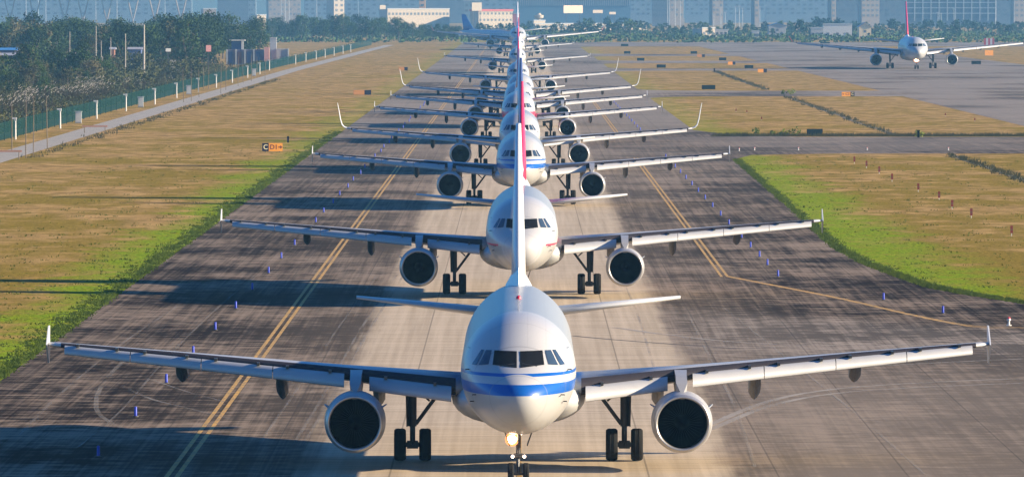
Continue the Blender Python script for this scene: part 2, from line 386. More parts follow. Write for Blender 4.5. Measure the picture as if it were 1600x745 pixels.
    for s in (-1, 1):
        e = (s*ex, ey, ez); m = MB()
        m.lathe([(r[0]*er, r[1]*er) for r in ((.16, 1.0), (.5, 1.05), (1.1, 1.075), (2.0, 1.06), (2.9, .98), (3.6, .88), (3.6, .8), (2.9, .8))], e, 'y', 56); en = m.build('engine', M['nacelle'], root, smooth=True)
        m = MB(); m.lathe([(r[0]*er, r[1]*er) for r in ((.16, 1.0), (.06, .975), (0, .93), (.03, .885), (.14, .862))], e, 'y', 56); m.build('inlet_lip', M['lip'], en, smooth='all')
        m = MB(); m.lathe([(r[0]*er, r[1]*er) for r in ((.14, .862), (.5, .85), (1.05, .86), (1.3, .86), (1.31, .02))], e, 'y', 40); m.build('inlet_duct', M['duct'], en, smooth=True)
        m = MB()
        for k in range(36 if not far else 18):
            a = 2*math.pi*k/36*(1 if not far else 2); b = a+.11
            f = lambda r, t, y: (e[0]+r*er*math.cos(t), ey+y*er, ez+r*er*math.sin(t))
            m.add([f(.26, a, 1.05), f(.84, a, 1.0), f(.84, b+.06, 1.16), f(.26, b, 1.16)], [(0, 1, 2, 3)])
        m.build('fan', M['fan'], en)
        m = MB(); m.lathe([(.62*er, .005), (.72*er, .1*er), (.9*er, .2*er), (1.1*er, .27*er)], e, 'y', 20); m.build('spinner', M['fan'], en, smooth='all')
        m = MB(); m.lathe([(2.9*er, .62*er), (3.7*er, .56*er), (4.3*er, .42*er), (4.3*er, .3*er), (4.9*er, .04*er)], e, 'y', 24); m.build('exhaust_cone', M['gear'], en, smooth=True)
        for q in (-1, 1):
            a = R(90 - q*62); m = MB(); c_, s_ = math.cos(a), math.sin(a)
            pt = lambda r, y: (e[0]+r*er*c_, ey+y, ez+r*er*s_)
            m.plate([pt(1.04, .7*er), pt(1.05, 1.9*er), pt(1.24, 1.9*er), pt(1.22, 1.5*er)], (-s_*.03, 0, c_*.03)); m.build('strake', M['bluefin'], en)
        yl, c, z, t = wing_at(P, ex); m = MB(); rings = []
        for y, zt_, hw_ in ((ey+.75*er, ez+er*1.02, .04), (ey+1.2*er, ez+er*1.35, .17*er), (ey+2.2*er, z+.08, .17*er), (yl+.2, z+.22*er, .19*er), (yl+c*.5, z+.1, .2*er), (yl+c*.8, z-.1, .05)):
            zb_ = ez+er*.8 if y < ey+3.4*er else z-.35
            rings.append([(e[0]-hw_*1.15, y, zt_), (e[0]-hw_, y, (zt_+zb_)/2), (e[0]-hw_, y, zb_), (e[0]+hw_, y, zb_), (e[0]+hw_, y, (zt_+zb_)/2), (e[0]+hw_*1.15, y, zt_)])
        m.loft(rings); m.build('pylon', M['nacelle'], root, smooth=True)
    # tailplane and fin
    for s in (-1, 1):
        m = MB(); a, b = P['stab']; m.loft([foil(*a, s), foil(*b, s)]); 
        m.build('tailplane', M['wing'], root, smooth='all')
    m = MB(); rings = []
    def frow(z, y, c, t):
        r = []
        for k in range(10):
            u = (1-math.cos(math.pi*k/9))/2; r.append((5*(.2969*math.sqrt(u)-.126*u-.3516*u*u+.2843*u**3-.1015*u**4)*t, y+u*c, z))
        return r + [(-p[0], p[1], p[2]) for p in r[-2:0:-1]]
    fn = P['fin']; m.loft([frow(*r) for r in fn]); tf = m.build('tail_fin', FINM['white'], root, smooth='all', slotobj=True)
    dy0, dy1, dz = P['dorsal']; m = MB(); zt = gz(5.8); hw = fn[0][3]
    m.loft([[(-.03, dy0, zt), (0, dy0, zt+.1), (.03, dy0, zt)], [(-hw*.75, dy1, zt-.05), (0, dy1, dz+.35), (hw*.75, dy1, zt-.05)], [(-hw*.9, dy1+2.5, zt-.1), (0, dy1+1.5, dz+.6), (hw*.9, dy1+2.5, zt-.1)]]); m.build('dorsal_fillet', FINM['white'], tf, smooth=True, slotobj=True)
    # main gear
    gx, gy, wr, ww, off, bogie, top = P['gear']
    def wheel(x, y, r, w_, par):
        m = MB(); h = w_/2
        m.lathe([(-h*.82, r*.55), (-h, r*.7), (-h, r*.88), (-h*.75, r*.97), (-h*.3, r), (-h*.26, r*.985), (0, r*.985), (h*.26, r*.985), (h*.3, r), (h*.75, r*.97), (h, r*.88), (h, r*.7), (h*.82, r*.55)], (x, y, r), 'x', 32)
        wh = m.build('wheel', M['tyre'], par, smooth=True)
        m = MB(); m.lathe([(-h*.7, .02), (-h*.6, r*.3), (-h*.82, r*.56), (h*.82, r*.56), (h*.6, r*.3), (h*.7, .02)], (x, y, r), 'x', 20); m.build('rim', M['rim'], wh, smooth=True)
    for s in (-1, 1):
        m = MB(); m.tube((s*gx, gy, top), (s*gx, gy, top*.42), .15*er); m.tube((s*gx, gy, top*.45), (s*gx, gy, wr), .10*er); m.tube((s*gx, gy-.05, wr), (s*gx, gy+.05, wr), .14, n=14)
        m.tube((s*(gx+.2), gy+.02, top), (s*(gx+.17), gy+.02, top*.42), .06, .05); m.tube((s*gx, gy-.26, wr+.12), (s*gx, gy-.15, wr+.62), .035); m.tube((s*gx, gy-.26, wr+.12), (s*gx, gy-.05, wr-.02), .04)
        g = m.build('main_gear', M['gear'], root, smooth=True)
        m = MB(); m.tube((s*(gx-off), gy, wr), (s*(gx+off), gy, wr), .09, n=12); m.box(s*gx-.2, s*gx+.2, gy-.1, gy+.1, wr-.14, wr+.14)
        if bogie: m.box(s*gx-.12, s*gx+.12, gy-bogie, gy+bogie, wr-.1, wr+.15); 
        m.build('axle', M['gear'], g, smooth=True)
        m = MB(); a = (s*(gx-.12), gy, top*.45); b = (s*(gx-1.1*er), gy, top*.9); m.tube(a, b, .07*er); mid = [(a[i]+b[i])/2+(0, 0, .15)[i] for i in range(3)]
        m.tube(mid, (s*(gx-.12), gy, top*.88), .035*er); m.tube(b, (s*(gx-1.3*er), gy, top+.1), .06*er); m.build('side_brace', M['gear'], g, smooth=True)
        m = MB(); m.plate([(s*(gx+.24), gy-.42, top-.05), (s*(gx+.24), gy+.42, top-.05), (s*(gx+.2), gy+.36, top*.42), (s*(gx+.2), gy-.3, top*.42)], (.035, 0, 0)); m.build('gear_door', M['gear'], g)
        for q in (-1, 1):
            for dy in ((0,) if not bogie else (-bogie, bogie)): wheel(s*gx + q*off, gy+dy, wr, ww, g)
    ny, nr, nw, no, ntop = P['nose']
    m = MB(); m.tube((0, ny-.25, ntop), (0, ny, ntop*.5), .085*er); m.tube((0, ny, ntop*.55), (0, ny, nr), .06*er); m.tube((-no, ny, nr), (no, ny, nr), .05); m.tube((0, ny-.05, ntop*.75), (0, ny-1.0, ntop+.05), .04)
    m.tube((0, ny-.2, nr+.12), (0, ny-.08, nr+.5), .03); m.box(-.14, .14, ny-.14, ny+.1, ntop*.5, ntop*.58); m.tube((-.2, ny-.16, ntop*.53), (.2, ny-.16, ntop*.53), .03)
    g = m.build('nose_gear', M['strut'], root, smooth=True)
    for q in (-1, 1):
        wheel(q*no, ny, nr, nw, g)
        m = MB(); k = er; m.plate([(q*.50*k, ny-.7*k, ntop+.10), (q*.50*k, ny+.8*k, ntop+.06), (q*.30*k, ny+.7*k, ntop-.50*k), (q*.30*k, ny-.35*k, ntop-.50*k)], (.03, 0, 0)); m.build('nose_gear_door', M['gear'], g)
    for lx, lz, lr, lm in P['lights']:
        m = MB(); m.lathe([(-.06, .005), (-.05, lr*.6), (-.02, lr), (.02, lr), (.08, lr*.5)], (lx, ny-.3, lz), 'y', 16)
        tl = m.build('taxi_light', M[lm], g, smooth='all')
        if lm == 'lamp':
            m = MB(); m.lathe([(.0, lr*.9), (-.02, lr*1.5), (.04, lr*1.6), (.12, lr*.8)], (lx, ny-.28, lz), 'y', 16); m.build('lamp_halo', M['lamphalo'], tl, smooth='all')  # glowing ring added to draw the orange halo round the lamp
    return root

GROUPQ = 'airliners queueing nose to tail on the taxiway'
def dress(root, body, fin, fil=None):
    for o in root.children_recursive:
        n = o.name.split('.')[0]
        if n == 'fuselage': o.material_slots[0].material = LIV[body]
        elif n == 'tail_fin': o.material_slots[0].material = FINM[fin]
        elif n == 'dorsal_fillet': o.material_slots[0].material = FINM[fil or 'white']
        elif n in ('sharklet', 'winglet') and fil != None: pass
proto = make_airliner('airliner', SP); kp = kidmap(proto)
proto2 = make_airliner('airliner', SP, sharklet=True); kp2 = kidmap(proto2)
protoW = make_airliner('wide_airliner', LP_, far=True); kpw = kidmap(protoW)
PL = [ # kind, nose distance, x, body, fin, label
 (1, 234.0, -.02, 'bluestripe', 'white', 'nearest white airliner with two blue nose stripes, first in the queue'),
 (1, 378.0, .16, 'redline', 'red', 'second airliner in the queue, white nose with a thin red line and red tail'),
 (1, 554.0, .16, 'bluestripe', 'navy', 'third airliner in the queue, blue striped nose behind the red tail'),
 (2, 669.0, .06, 'white', 'white', 'fourth airliner in the queue, plain white with tall upturned wingtips'),
 (1, 813.0, -.08, 'redbelly', 'red', 'fifth airliner in the queue, white nose with red lower half'),
 (1, 915.0, 0, 'bluewhite', 'white', 'sixth airliner in the queue, pale blue belly just behind the red one'),
 (2, 1022.0, .19, 'white', 'white', 'seventh airliner in the queue, second one with tall upturned wingtips'),
 (2, 1230.0, -.17, 'bluewhite', 'red', 'eighth airliner in the queue, farthest one with tall upturned wingtips'),
 (1, 1620.0, -.4, 'white', 'blue', 'ninth airliner in the queue, small in the haze beyond the upturned wingtips'),
 (1, 2120.0, -.25, 'white', 'red', 'tenth airliner in the queue, tiny in front of the wide-bodied one'),
]
used = {1: False, 2: False}
for k, dn, x, body, fin, lab in PL:
    pr, km = (proto, kp) if k == 1 else (proto2, kp2)
    o = pr if not used[k] else copy_tree(pr, km); used[k] = True
    o.location = (x, dn, 0.012); tag(o, lab, 'airliner', GROUPQ); o['_b'] = 0; del o['_b']
    PLo = (o, body, fin)
    dress_list = globals().setdefault('DL', []); dress_list.append(PLo)
o = copy_tree(proto, kp); o.location = (4, 2690, 0.012); o.rotation_euler = (0, 0, R(46)); tag(o, 'pale blue airliner with dark blue tail turning onto the taxiway in the haze', 'airliner'); DL.append((o, 'paleblue', 'blue'))
protoW.location = (-.5, 2415, 0.012); tag(protoW, 'wide-bodied white airliner, last in the queue at the far end', 'airliner', GROUPQ); DL.append((protoW, 'wide', 'white'))
o = copy_tree(protoW, kpw); o.location = (97.6, 1722, 0.012); tag(o, 'wide-bodied airliner with red tail and landing light rolling on the right-hand runway', 'airliner'); DL.append((o, 'wide', 'red'))
bpy.context.view_layer.update()
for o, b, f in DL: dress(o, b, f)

# ------------------------------------------------------------------ ground
def sheet(name, pts, z, mat, kind='structure'):
    me = bpy.data.meshes.new(name); me.from_pydata([(p[0], p[1], z) for p in pts], [], [tuple(range(len(pts)))]); me.materials.append(mat)
    import bmesh
    bm = bmesh.new(); bm.from_mesh(me)
    for f in bm.faces:
        f.normal_update()
        if f.normal.z < 0: f.normal_flip()
    if len(pts) > 4: bmesh.ops.triangulate(bm, faces=bm.faces)
    bm.to_mesh(me); bm.free()
    o = bpy.data.objects.new(name, me); COL.objects.link(o); tag(o, kind=kind); return o
def G(px, py):
    D = CAM_H*11000/(py-4.0); return ((px-811)*D/11000, D)

t = NT('airfield grass'); p = t.wpos(); x, y, z = t.sep(p)
big = t.noise(t.mul(p, (.05, .035, 1)), 1, 5); mid = t.noise(t.mul(p, (.35, .16, 1)), 1, 6, .65); fine = t.noise(t.mul(p, (3.5, 1.2, 1)), 1, 4, .8)
ax = t.ma('ABSOLUTE', x)
dry = t.mix(t.step(mid, .3, .7), (.19, .125, .04), (.44, .285, .115))
olive = t.mix(t.step(fine, .35, .65), (.125, .10, .015), (.29, .20, .034))
c = t.mix(t.step(t.ma('ADD', t.ma('ADD', t.ma('MULTIPLY', big, .6), t.ma('MULTIPLY', mid, .4)), t.ma('MULTIPLY', t.step(y, 600, 1100), .05)), .43, .59), olive, dry)
edge = t.ma('ADD', ax, t.ma('ADD', t.ma('MULTIPLY', t.ma('SUBTRACT', big, .5), 14), t.ma('MULTIPLY', t.ma('SUBTRACT', mid, .5), 9)))
green = t.mix(t.step(fine, .3, .7), (.075, .125, .005), (.25, .37, .012))
gm = t.ma('MULTIPLY', t.ma('SUBTRACT', 1.0, t.step(edge, 24.2, 29.0)), t.ma('ADD', .55, t.ma('MULTIPLY', t.step(t.noise(t.mul(p, (.8, .3, 1)), 1, 5, .7), .35, .6), .45)))
gm = t.ma('MULTIPLY', gm, t.ma('SUBTRACT', 1.0, t.ma('MULTIPLY', t.step(y, 500, 1100), .72)))
# greener toward the near end of the left verge
gl = t.ma('MULTIPLY', t.ma('SUBTRACT', 1.0, t.step(y, 330, 560)), t.ma('SUBTRACT', 1.0, t.step(edge, 30, 42)))
c = t.mix(t.ma('MULTIPLY', gl, .55), c, olive)
c = t.mix(gm, c, green)
dirt = t.step(t.noise(t.mul(p, (.5, .25, 1)), 1.7, 5, .7), .64, .74)
c = t.mix(t.ma('MULTIPLY', dirt, .55), c, (.07, .045, .022))
c = t.mix(t.ma('MULTIPLY', t.step(fine, .55, .75), .35), c, (.055, .05, .015))
t.col(c); t.rough(1); t.b.inputs['Specular IOR Level'].default_value = .0
t.bump(t.ma('ADD', fine, mid), .8, .35)
M['grass'] = t.m
sheet('ground', [(-3000, -100), (3000, -100), (3000, 9000), (-3000, 9000)], 0.0, M['grass'])

def pavement(name, keel=True, light=1.0):
    t = NT(name); p = t.wpos(); x, y, z = t.sep(p); ax = t.ma('ABSOLUTE', x)
    n1 = t.noise(t.mul(p, (.22, .16, 1)), 1, 7, .68)
    n2 = t.noise(t.mul(p, (2.2, .018, 1)), 1, 4, .6)
    n3 = t.noise(t.mul(p, (.035, .012, 1)), 1, 3, .5)
    n4 = t.noise(t.mul(p, (1.1, 2.6, 1)), 1, 5, .75)
    n5 = t.noise(t.mul(p, (.10, 1.1, 1)), 1, 4, .7)
    f = t.ma('ADD', t.ma('MULTIPLY', n1, .30), t.ma('ADD', t.ma('MULTIPLY', n2, .30), t.ma('ADD', t.ma('MULTIPLY', n4, .14), t.ma('MULTIPLY', n3, .26))))
    f = t.ma('ADD', f, t.ma('MULTIPLY', t.ma('SUBTRACT', n5, .5), .30))
    n6 = t.noise(t.mul(p, (.75, .9, 1)), 1, 3, .55); n7 = t.noise(t.mul(p, (7.0, .035, 1)), 1, 3, .7); n8 = t.noise(t.mul(p, (.06, .05, 1)), 1, 2, .5)
    f = t.ma('ADD', f, t.ma('ADD', t.ma('MULTIPLY', t.ma('SUBTRACT', n6, .5), .42), t.ma('ADD', t.ma('MULTIPLY', t.ma('SUBTRACT', n7, .5), .20), t.ma('MULTIPLY', t.ma('SUBTRACT', n8, .5), .45))))
    fs = t.step(f, .40, .67)
    dk = tuple(v*light for v in (.016, .011, .008)); lt = tuple(v*light for v in (.27, .205, .150))
    c = t.mix(fs, dk, lt)
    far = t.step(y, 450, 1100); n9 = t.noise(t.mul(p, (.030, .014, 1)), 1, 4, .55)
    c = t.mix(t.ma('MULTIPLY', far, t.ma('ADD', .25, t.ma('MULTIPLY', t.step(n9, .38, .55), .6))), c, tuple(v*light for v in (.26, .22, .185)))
    # pale slab field on the near right
    pz = t.ma('MULTIPLY', t.step(t.ma('ADD', x, t.ma('MULTIPLY', t.ma('SUBTRACT', n3, .5), 8)), 4, 11), t.ma('MULTIPLY', t.step(y, 315, 335), t.ma('SUBTRACT', 1.0, t.step(t.ma('ADD', y, t.ma('MULTIPLY', x, 1.4)), 376, 396))))
    c = t.mix(t.ma('MULTIPLY', pz, t.ma('ADD', .25, t.ma('MULTIPLY', fs, .6))), c, (.34, .29, .24))
    nr = t.ma('MULTIPLY', t.step(x, 5, 12), t.ma('SUBTRACT', 1.0, t.step(y, 300, 340)))
    c = t.mix(t.ma('MULTIPLY', nr, t.ma('ADD', .22, t.ma('MULTIPLY', n3, .6))), c, (.30, .245, .19))
    side = t.ma('SUBTRACT', 1.0, t.step(ax, 8, 17)); c = t.mix(t.ma('MULTIPLY', side, .22), c, (.27, .215, .16))
    if keel:
        km = t.ma('SUBTRACT', 1.0, t.step(t.ma('ADD', ax, t.ma('ADD', t.ma('MULTIPLY', t.ma('SUBTRACT', n2, .5), 2.2), t.ma('MULTIPLY', t.ma('SUBTRACT', n1, .5), 1.5))), 6.9, 8.1))
        kc = t.mix(t.step(t.ma('ADD', t.ma('MULTIPLY', n2, .5), t.ma('MULTIPLY', n5, .5)), .35, .65), (.40, .32, .225), (.56, .455, .33))
        kc = t.mix(t.ma('MULTIPLY', t.step(n1, .6, .75), .25), kc, (.22, .18, .14))
        c = t.mix(t.ma('MULTIPLY', km, .93), c, kc)
    # slab joints
    j = t.ma('ABSOLUTE', t.ma('SUBTRACT', t.ma('FRACT', t.ma('ADD', t.ma('DIVIDE', x, 4.5), .5)), .5))
    c = t.mix(t.ma('MULTIPLY', t.ma('LESS_THAN', j, .0075), .45), c, (.05, .045, .04))
    jy = t.ma('ABSOLUTE', t.ma('SUBTRACT', t.ma('FRACT', t.ma('DIVIDE', y, 5.0)), .5))
    c = t.mix(t.ma('MULTIPLY', t.ma('LESS_THAN', jy, .012), .35), c, (.06, .05, .045))
    t.col(c); t.rough(.95); t.b.inputs['Specular IOR Level'].default_value = .03
    t.bump(n4, .25, .03)
    return t.m
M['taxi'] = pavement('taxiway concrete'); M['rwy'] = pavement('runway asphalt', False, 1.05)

# taxiway strip with the flare of the near right exit; the grass edge curves out
edgeR = [G(*q) for q in ((1600, 475), (1500, 459), (1450, 449), (1400, 432), (1350, 413), (1300, 386))]
right = [(600, 368), (60, 370), (36, 374)] + edgeR + [(21.4, 530), (22.0, 650), (22.4, 735), (25, 757), (34, 764), (600, 764)]
far_r = [(600, 858), (34, 859), (26, 874), (22.4, 905), (22.4, 2900)]
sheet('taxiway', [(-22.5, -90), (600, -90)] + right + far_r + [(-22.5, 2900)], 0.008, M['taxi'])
sheet('runway', [(67, 860), (133, 860), (133, 2900), (67, 2900)], 0.008, M['rwy'])
for a, b in ((1230, 1306), (1690, 1745), (1899, 1975), (2150, 2235), (2615, 2890)):
    sheet('link_taxiway', [(22.4, a), (67, a), (67, b), (22.4, b)], 0.008, M['rwy'])
    for q in (0, 1):   # corner flares
        Y = (a, b)[q]; s = (-1, 1)[q]; r = 14
        sheet('link_taxiway', [(22.3, Y), (22.3 + r, Y)] + [(22.3 + r - r*math.sin(k*math.pi/16), Y + s*(r*2 - r*2*math.cos(k*math.pi/16))) for k in range(1, 8)] + [(22.3, Y + s*r*2)], 0.006, M['rwy'])
sheet('runway', [(133, 2620), (600, 2620), (600, 2890), (133, 2890)], 0.008, M['rwy'])

t = NT('perimeter road concrete'); p = t.wpos(); n = t.noise(t.mul(p, (.8, .1, 1)), 1, 5)
t.col(t.mix(n, (.22, .195, .165), (.37, .33, .275))); t.rough(.9); M['road'] = t.m
sheet('perimeter_road', [(-56.8, 300), (-53.0, 300), (-53.0, 1700), (-50.0, 2300), (-48, 2700), (-51.5, 2700), (-53.8, 2300), (-56.8, 1700)], 0.02, M['road'])

# painted lines and marks
M['yellow'] = None
t = NT('yellow line paint'); p = t.wpos(); n = t.noise(t.mul(p, (4, 1.0, 1)), 1, 5, .7)
t.col(t.mix(t.step(n, .35, .62), (.62, .33, .035), (.30, .19, .06))); t.rough(.7); M['yellow'] = t.m
def ribbon(name, pts, wd, z, mat, kind='structure'):
    vs = []; fs = []
    for i, p in enumerate(pts):
        a = Vector(pts[max(0, i-1)]); b = Vector(pts[min(len(pts)-1, i+1)]); d_ = (b-a).normalized(); n_ = Vector((-d_.y, d_.x))
        w_ = wd[i] if isinstance(wd, list) else wd
        vs += [(p[0]+n_.x*w_/2, p[1]+n_.y*w_/2, z), (p[0]-n_.x*w_/2, p[1]-n_.y*w_/2, z)]
    for i in range(len(pts)-1): fs.append((2*i, 2*i+1, 2*i+3, 2*i+2))
    me = bpy.data.meshes.new(name); me.from_pydata(vs, [], fs); me.materials.append(mat)
    import bmesh
    bm = bmesh.new(); bm.from_mesh(me)
    for f in bm.faces:
        f.normal_update()
        if f.normal.z < 0: f.normal_flip()
    bm.to_mesh(me); bm.free()
    o = bpy.data.objects.new(name, me); COL.objects.link(o); tag(o, kind=kind); return o
def smooth(pts, n=6):
    out = []
    P_ = [pts[0]] + list(pts) + [pts[-1]]
    for i in range(1, len(P_)-2):
        for k in range(n):
            t_ = k/n; out.append(tuple(.5*((2*P_[i][c]) + (-P_[i-1][c]+P_[i+1][c])*t_ + (2*P_[i-1][c]-5*P_[i][c]+4*P_[i+1][c]-P_[i+2][c])*t_*t_ + (-P_[i-1][c]+3*P_[i][c]-3*P_[i+1][c]+P_[i+2][c])*t_**3) for c in (0, 1)))
    return out + [pts[-1]]
for dx in (-.18, .18):
    ribbon('yellow_line', [(-12.02+dx, 100), (-12.02+dx, 2600)], .17, .014, M['yellow'])
    ribbon('yellow_line', [(12.3+dx, 421+dx), (12.3+dx, 742)], .17, .014, M['yellow'])
    ribbon('yellow_line', [(12.3+dx, 880), (12.3+dx, 1200)], .17, .014, M['yellow'])
    base = [G(1137, 432), G(1230, 450), G(1320, 468), G(1420, 491), G(1500, 507), G(1545, 512)]
    b = smooth(base) + [(40, base[-1][1]-3.5), (200, base[-1][1]-4)]
    ribbon('yellow_line', [(q[0], q[1]+dx*3.5) for q in b], .2, .0135, M['yellow'])
ribbon('centre_line', [(0, 100), (0, 2600)], .17, .014, M['yellow'])

t = NT('pale tyre scuff'); t.col((.33, .29, .24)); t.rough(.9)
n = t.noise(t.mul(t.wpos(), (.5, .09, 1)), 1, 5, .6); t.put(t.b.inputs['Alpha'], t.ma('MULTIPLY', t.step(n, .30, .75), .50)); M['scuff'] = t.m
t = NT('pale tyre arc'); t.col((.40, .35, .29)); t.rough(.9); n = t.noise(t.mul(t.wpos(), (.4, .09, 1)), 1, 5, .6); t.put(t.b.inputs['Alpha'], t.ma('MULTIPLY', t.step(n, .2, .7), .75)); M['arc'] = t.m
t = NT('dark crack filler'); t.col((.07, .055, .045)); t.rough(.9); M['crack'] = t.m
arcs = [[(1110, 672), (1200, 636), (1300, 616), (1450, 605), (1600, 599)], [(1110, 664), (1200, 628), (1300, 609), (1450, 598), (1600, 592)],
        [(1180, 588), (1300, 577), (1450, 568), (1600, 561)], [(960, 512), (1080, 528), (1200, 538), (1350, 540), (1600, 536)],
        [(330, 562), (255, 540), (200, 560), (160, 600), (150, 640), (180, 665), (210, 675)], [(180, 596), (230, 622), (300, 640), (360, 655)],
        [(150, 600), (215, 590), (290, 612), (350, 628)], [(120, 700), (190, 640), (260, 560), (330, 490), (400, 430)], [(20, 690), (100, 610), (200, 530), (290, 470)],
        [(210, 512), (260, 508), (335, 504)], [(400, 700), (470, 600), (530, 510), (590, 430)], [(455, 700), (510, 610), (560, 520), (620, 430)], [(470, 700), (525, 610), (575, 520), (634, 425)],
        [(1180, 730), (1150, 640), (1110, 560), (1080, 500)], [(1060, 700), (1030, 600), (1000, 500), (975, 440)], [(1450, 745), (1330, 640), (1230, 560), (1130, 480)]]
rnd = random.Random(4)
for q in arcs:
    pts = smooth([G(*v) for v in q], 8); ribbon('tyre_mark', pts, (.34 if q[-1][0] == 1600 else .16 if q[0][1] < 600 or len(q) > 5 else .09) + .06*rnd.random(), .0165 + rnd.random()*.002, M['arc' if q[-1][0] == 1600 else 'scuff'])
for q in ([(895, 525), (960, 531), (1080, 540), (1160, 545)], [(880, 597), (960, 590), (1010, 588)]):
    ribbon('pavement_crack', smooth([G(*v) for v in q], 4), [.25]*(len(q)*4-3), .0152, M['crack'])

# drainage ditch with weeds, as a dark earth strip
t = NT('ditch earth'); p = t.wpos(); n = t.noise(t.mul(p, (1.2, .4, 1)), 1, 5, .7); t.col(t.mix(n, (.07, .055, .03), (.15, .11, .055))); t.rough(1); M['ditch'] = t.m
for a, b in ((560, 758), (866, 1222), (1320, 1680)):
    ribbon('drainage_ditch', [(46.5 + rnd.uniform(-.3, .3), a+(b-a)*k/14) for k in range(15)], [rnd.uniform(.4, .9) for _ in range(15)], .012, M['ditch'])
ribbon('drainage_ditch', [(-63.6 + rnd.uniform(-.3, .3), 700+2000*k/40) for k in range(41)], [rnd.uniform(1.4, 2.4) for _ in range(41)], .012, M['ditch'])

# ------------------------------------------------------------------ foliage
def leafmat(name, a, b, sc=.35):
    t = NT(name); g = t.n.new('ShaderNodeNewGeometry'); oi = t.n.new('ShaderNodeObjectInfo')
    n = t.noise(t.wpos(), sc, 3); r = t.ma('ADD', t.ma('MULTIPLY', n, .6), t.ma('MULTIPLY', oi.outputs['Random'], .4))
    t.col(t.mix(t.step(r, .25, .75), a, b)); t.rough(.8); t.b.inputs['Specular IOR Level'].default_value = .15
    return t.m
M['leaf'] = leafmat('tree leaves', (.008, .022, .007), (.045, .08, .014))
M['leaf2'] = leafmat('dry tree leaves', (.05, .052, .022), (.12, .10, .040))
M['bark'] = flat('bark', (.10, .075, .05), .9, 0, .3)
M['weed'] = leafmat('weeds', (.07, .10, .008), (.22, .27, .03), .6)
M['dweed'] = leafmat('dark weeds', (.05, .055, .018), (.15, .13, .05), .6)
M['scrub'] = leafmat('scrub leaves', (.014, .026, .009), (.070, .072, .020), .12)
M['reed'] = leafmat('dry reed stems', (.08, .065, .03), (.19, .15, .075), .2)
M['plume'] = leafmat('pale reed plumes', (.28, .24, .18), (.46, .41, .33), .5)

def leaves(m, c, rad, n, size, rn, flat_=1.0):
    for _ in range(n):
        while True:
            q = Vector((rn.uniform(-1, 1), rn.uniform(-1, 1), rn.uniform(-1, 1)))
            if .3 < q.length < 1: break
        p = Vector(c) + Vector((q.x*rad, q.y*rad, q.z*rad*flat_)); s = size*rn.uniform(.6, 1.3)
        a = Vector((rn.gauss(0, 1), rn.gauss(0, 1), rn.gauss(0, 1))).normalized(); b = a.orthogonal().normalized(); c2 = a.cross(b)
        m.add([p+b*s, p+c2*s*.7, p-b*s, p-c2*s*.7], [(0, 1, 2, 3)])
def tree_meshes(seed, h, wd, n_cl, nleaf, size, mat):
    rn = random.Random(seed); tr = MB(); th = h*.35
    tr.tube((0, 0, 0), (.1, 0, th), .035*h*.7, .022*h*.7, 8)
    cr = MB(); cl = []
    for k in range(n_cl):
        a = rn.uniform(0, 6.283); u = rn.random(); zz = h*(.28+.66*u); rr = wd*(1-abs(u-.35)**1.6*1.3)*rn.uniform(.35, 1)
        c = (math.cos(a)*rr, math.sin(a)*rr, zz); cl.append(c)
        leaves(cr, c, rn.uniform(.10, .19)*h, nleaf, size, rn, .75)
    for c in cl[::3]: tr.tube((.05, 0, th*rn.uniform(.6, 1)), c, .012*h, .004*h, 5)
    leaves(cr, (0, 0, h*.55), h*.32, nleaf*2, size*1.2, rn, 1)
    def nm(b, name, mt):
        me = bpy.data.meshes.new(name); me.from_pydata(b.v, [], b.f); me.materials.append(mt); return me
    return nm(tr, 'trunk', M['bark']), nm(cr, 'crown', mat)
TV = [tree_meshes(10+i, h, wd, 26, 62, .28, M['leaf' if i % 5 != 4 else 'leaf2']) for i, (h, wd) in enumerate(((11, 3.6), (12.5, 4.2), (10, 4.6), (13, 3.4), (11, 4.4)))]
TD = [tree_meshes(40+i, 8, wd, 14, 22, .50, M['leaf']) for i, wd in enumerate((3.0, 3.8, 3.4))]
def place_tree(v, x, y, sc, rn, label, group):
    e = empty('tree', (x, y, -.02), rn.uniform(0, 6.28)); e.scale = (sc*rn.uniform(.9, 1.15), sc*rn.uniform(.9, 1.15), sc)
    for nm_, me in (('trunk', v[0]), ('crown', v[1])):
        o = bpy.data.objects.new(nm_, me); COL.objects.link(o); o.parent = e
    tag(e, label, 'tree', group)
rn = random.Random(7)
def inview(x, y, m=15): px = 811 + x*11000/y; return -m*11000/y < px < 1600 + m*11000/y
# left wood
cnt = 0
for k in range(1200):
    D = rn.uniform(1560, 2150); px = rn.uniform(-30, 408); x = (px-811)*D/11000
    if x > -72 or cnt >= 125 or (px > 345 and D < 1900): continue
    if any(abs(x-a)+abs(D-b)*.35 < 5.0 for a, b in globals().setdefault('TP', [])): continue
    TP.append((x, D)); cnt += 1
    i = rn.randrange(5); place_tree(TV[i], x, D, rn.uniform(.82, 1.06), rn, ('dry brownish tree in the left-hand wood beyond the fence' if i == 4 else 'dark green leafy tree in the left-hand wood beyond the fence'), 'trees of the left-hand wood')
for k in range(46):   # smaller trees scattered in the scrub before the wood
    D = rn.uniform(1180, 1560); px = rn.uniform(-25, 335); x = (px-811)*D/11000
    if x > -78: continue
    sc = rn.uniform(.38, .72)*(1 if D > 1300 else .7); place_tree(TV[rn.randrange(5)], x, D, sc, rn, 'small tree or tall bush standing in the scrub in front of the left-hand wood', 'small trees in the scrub')
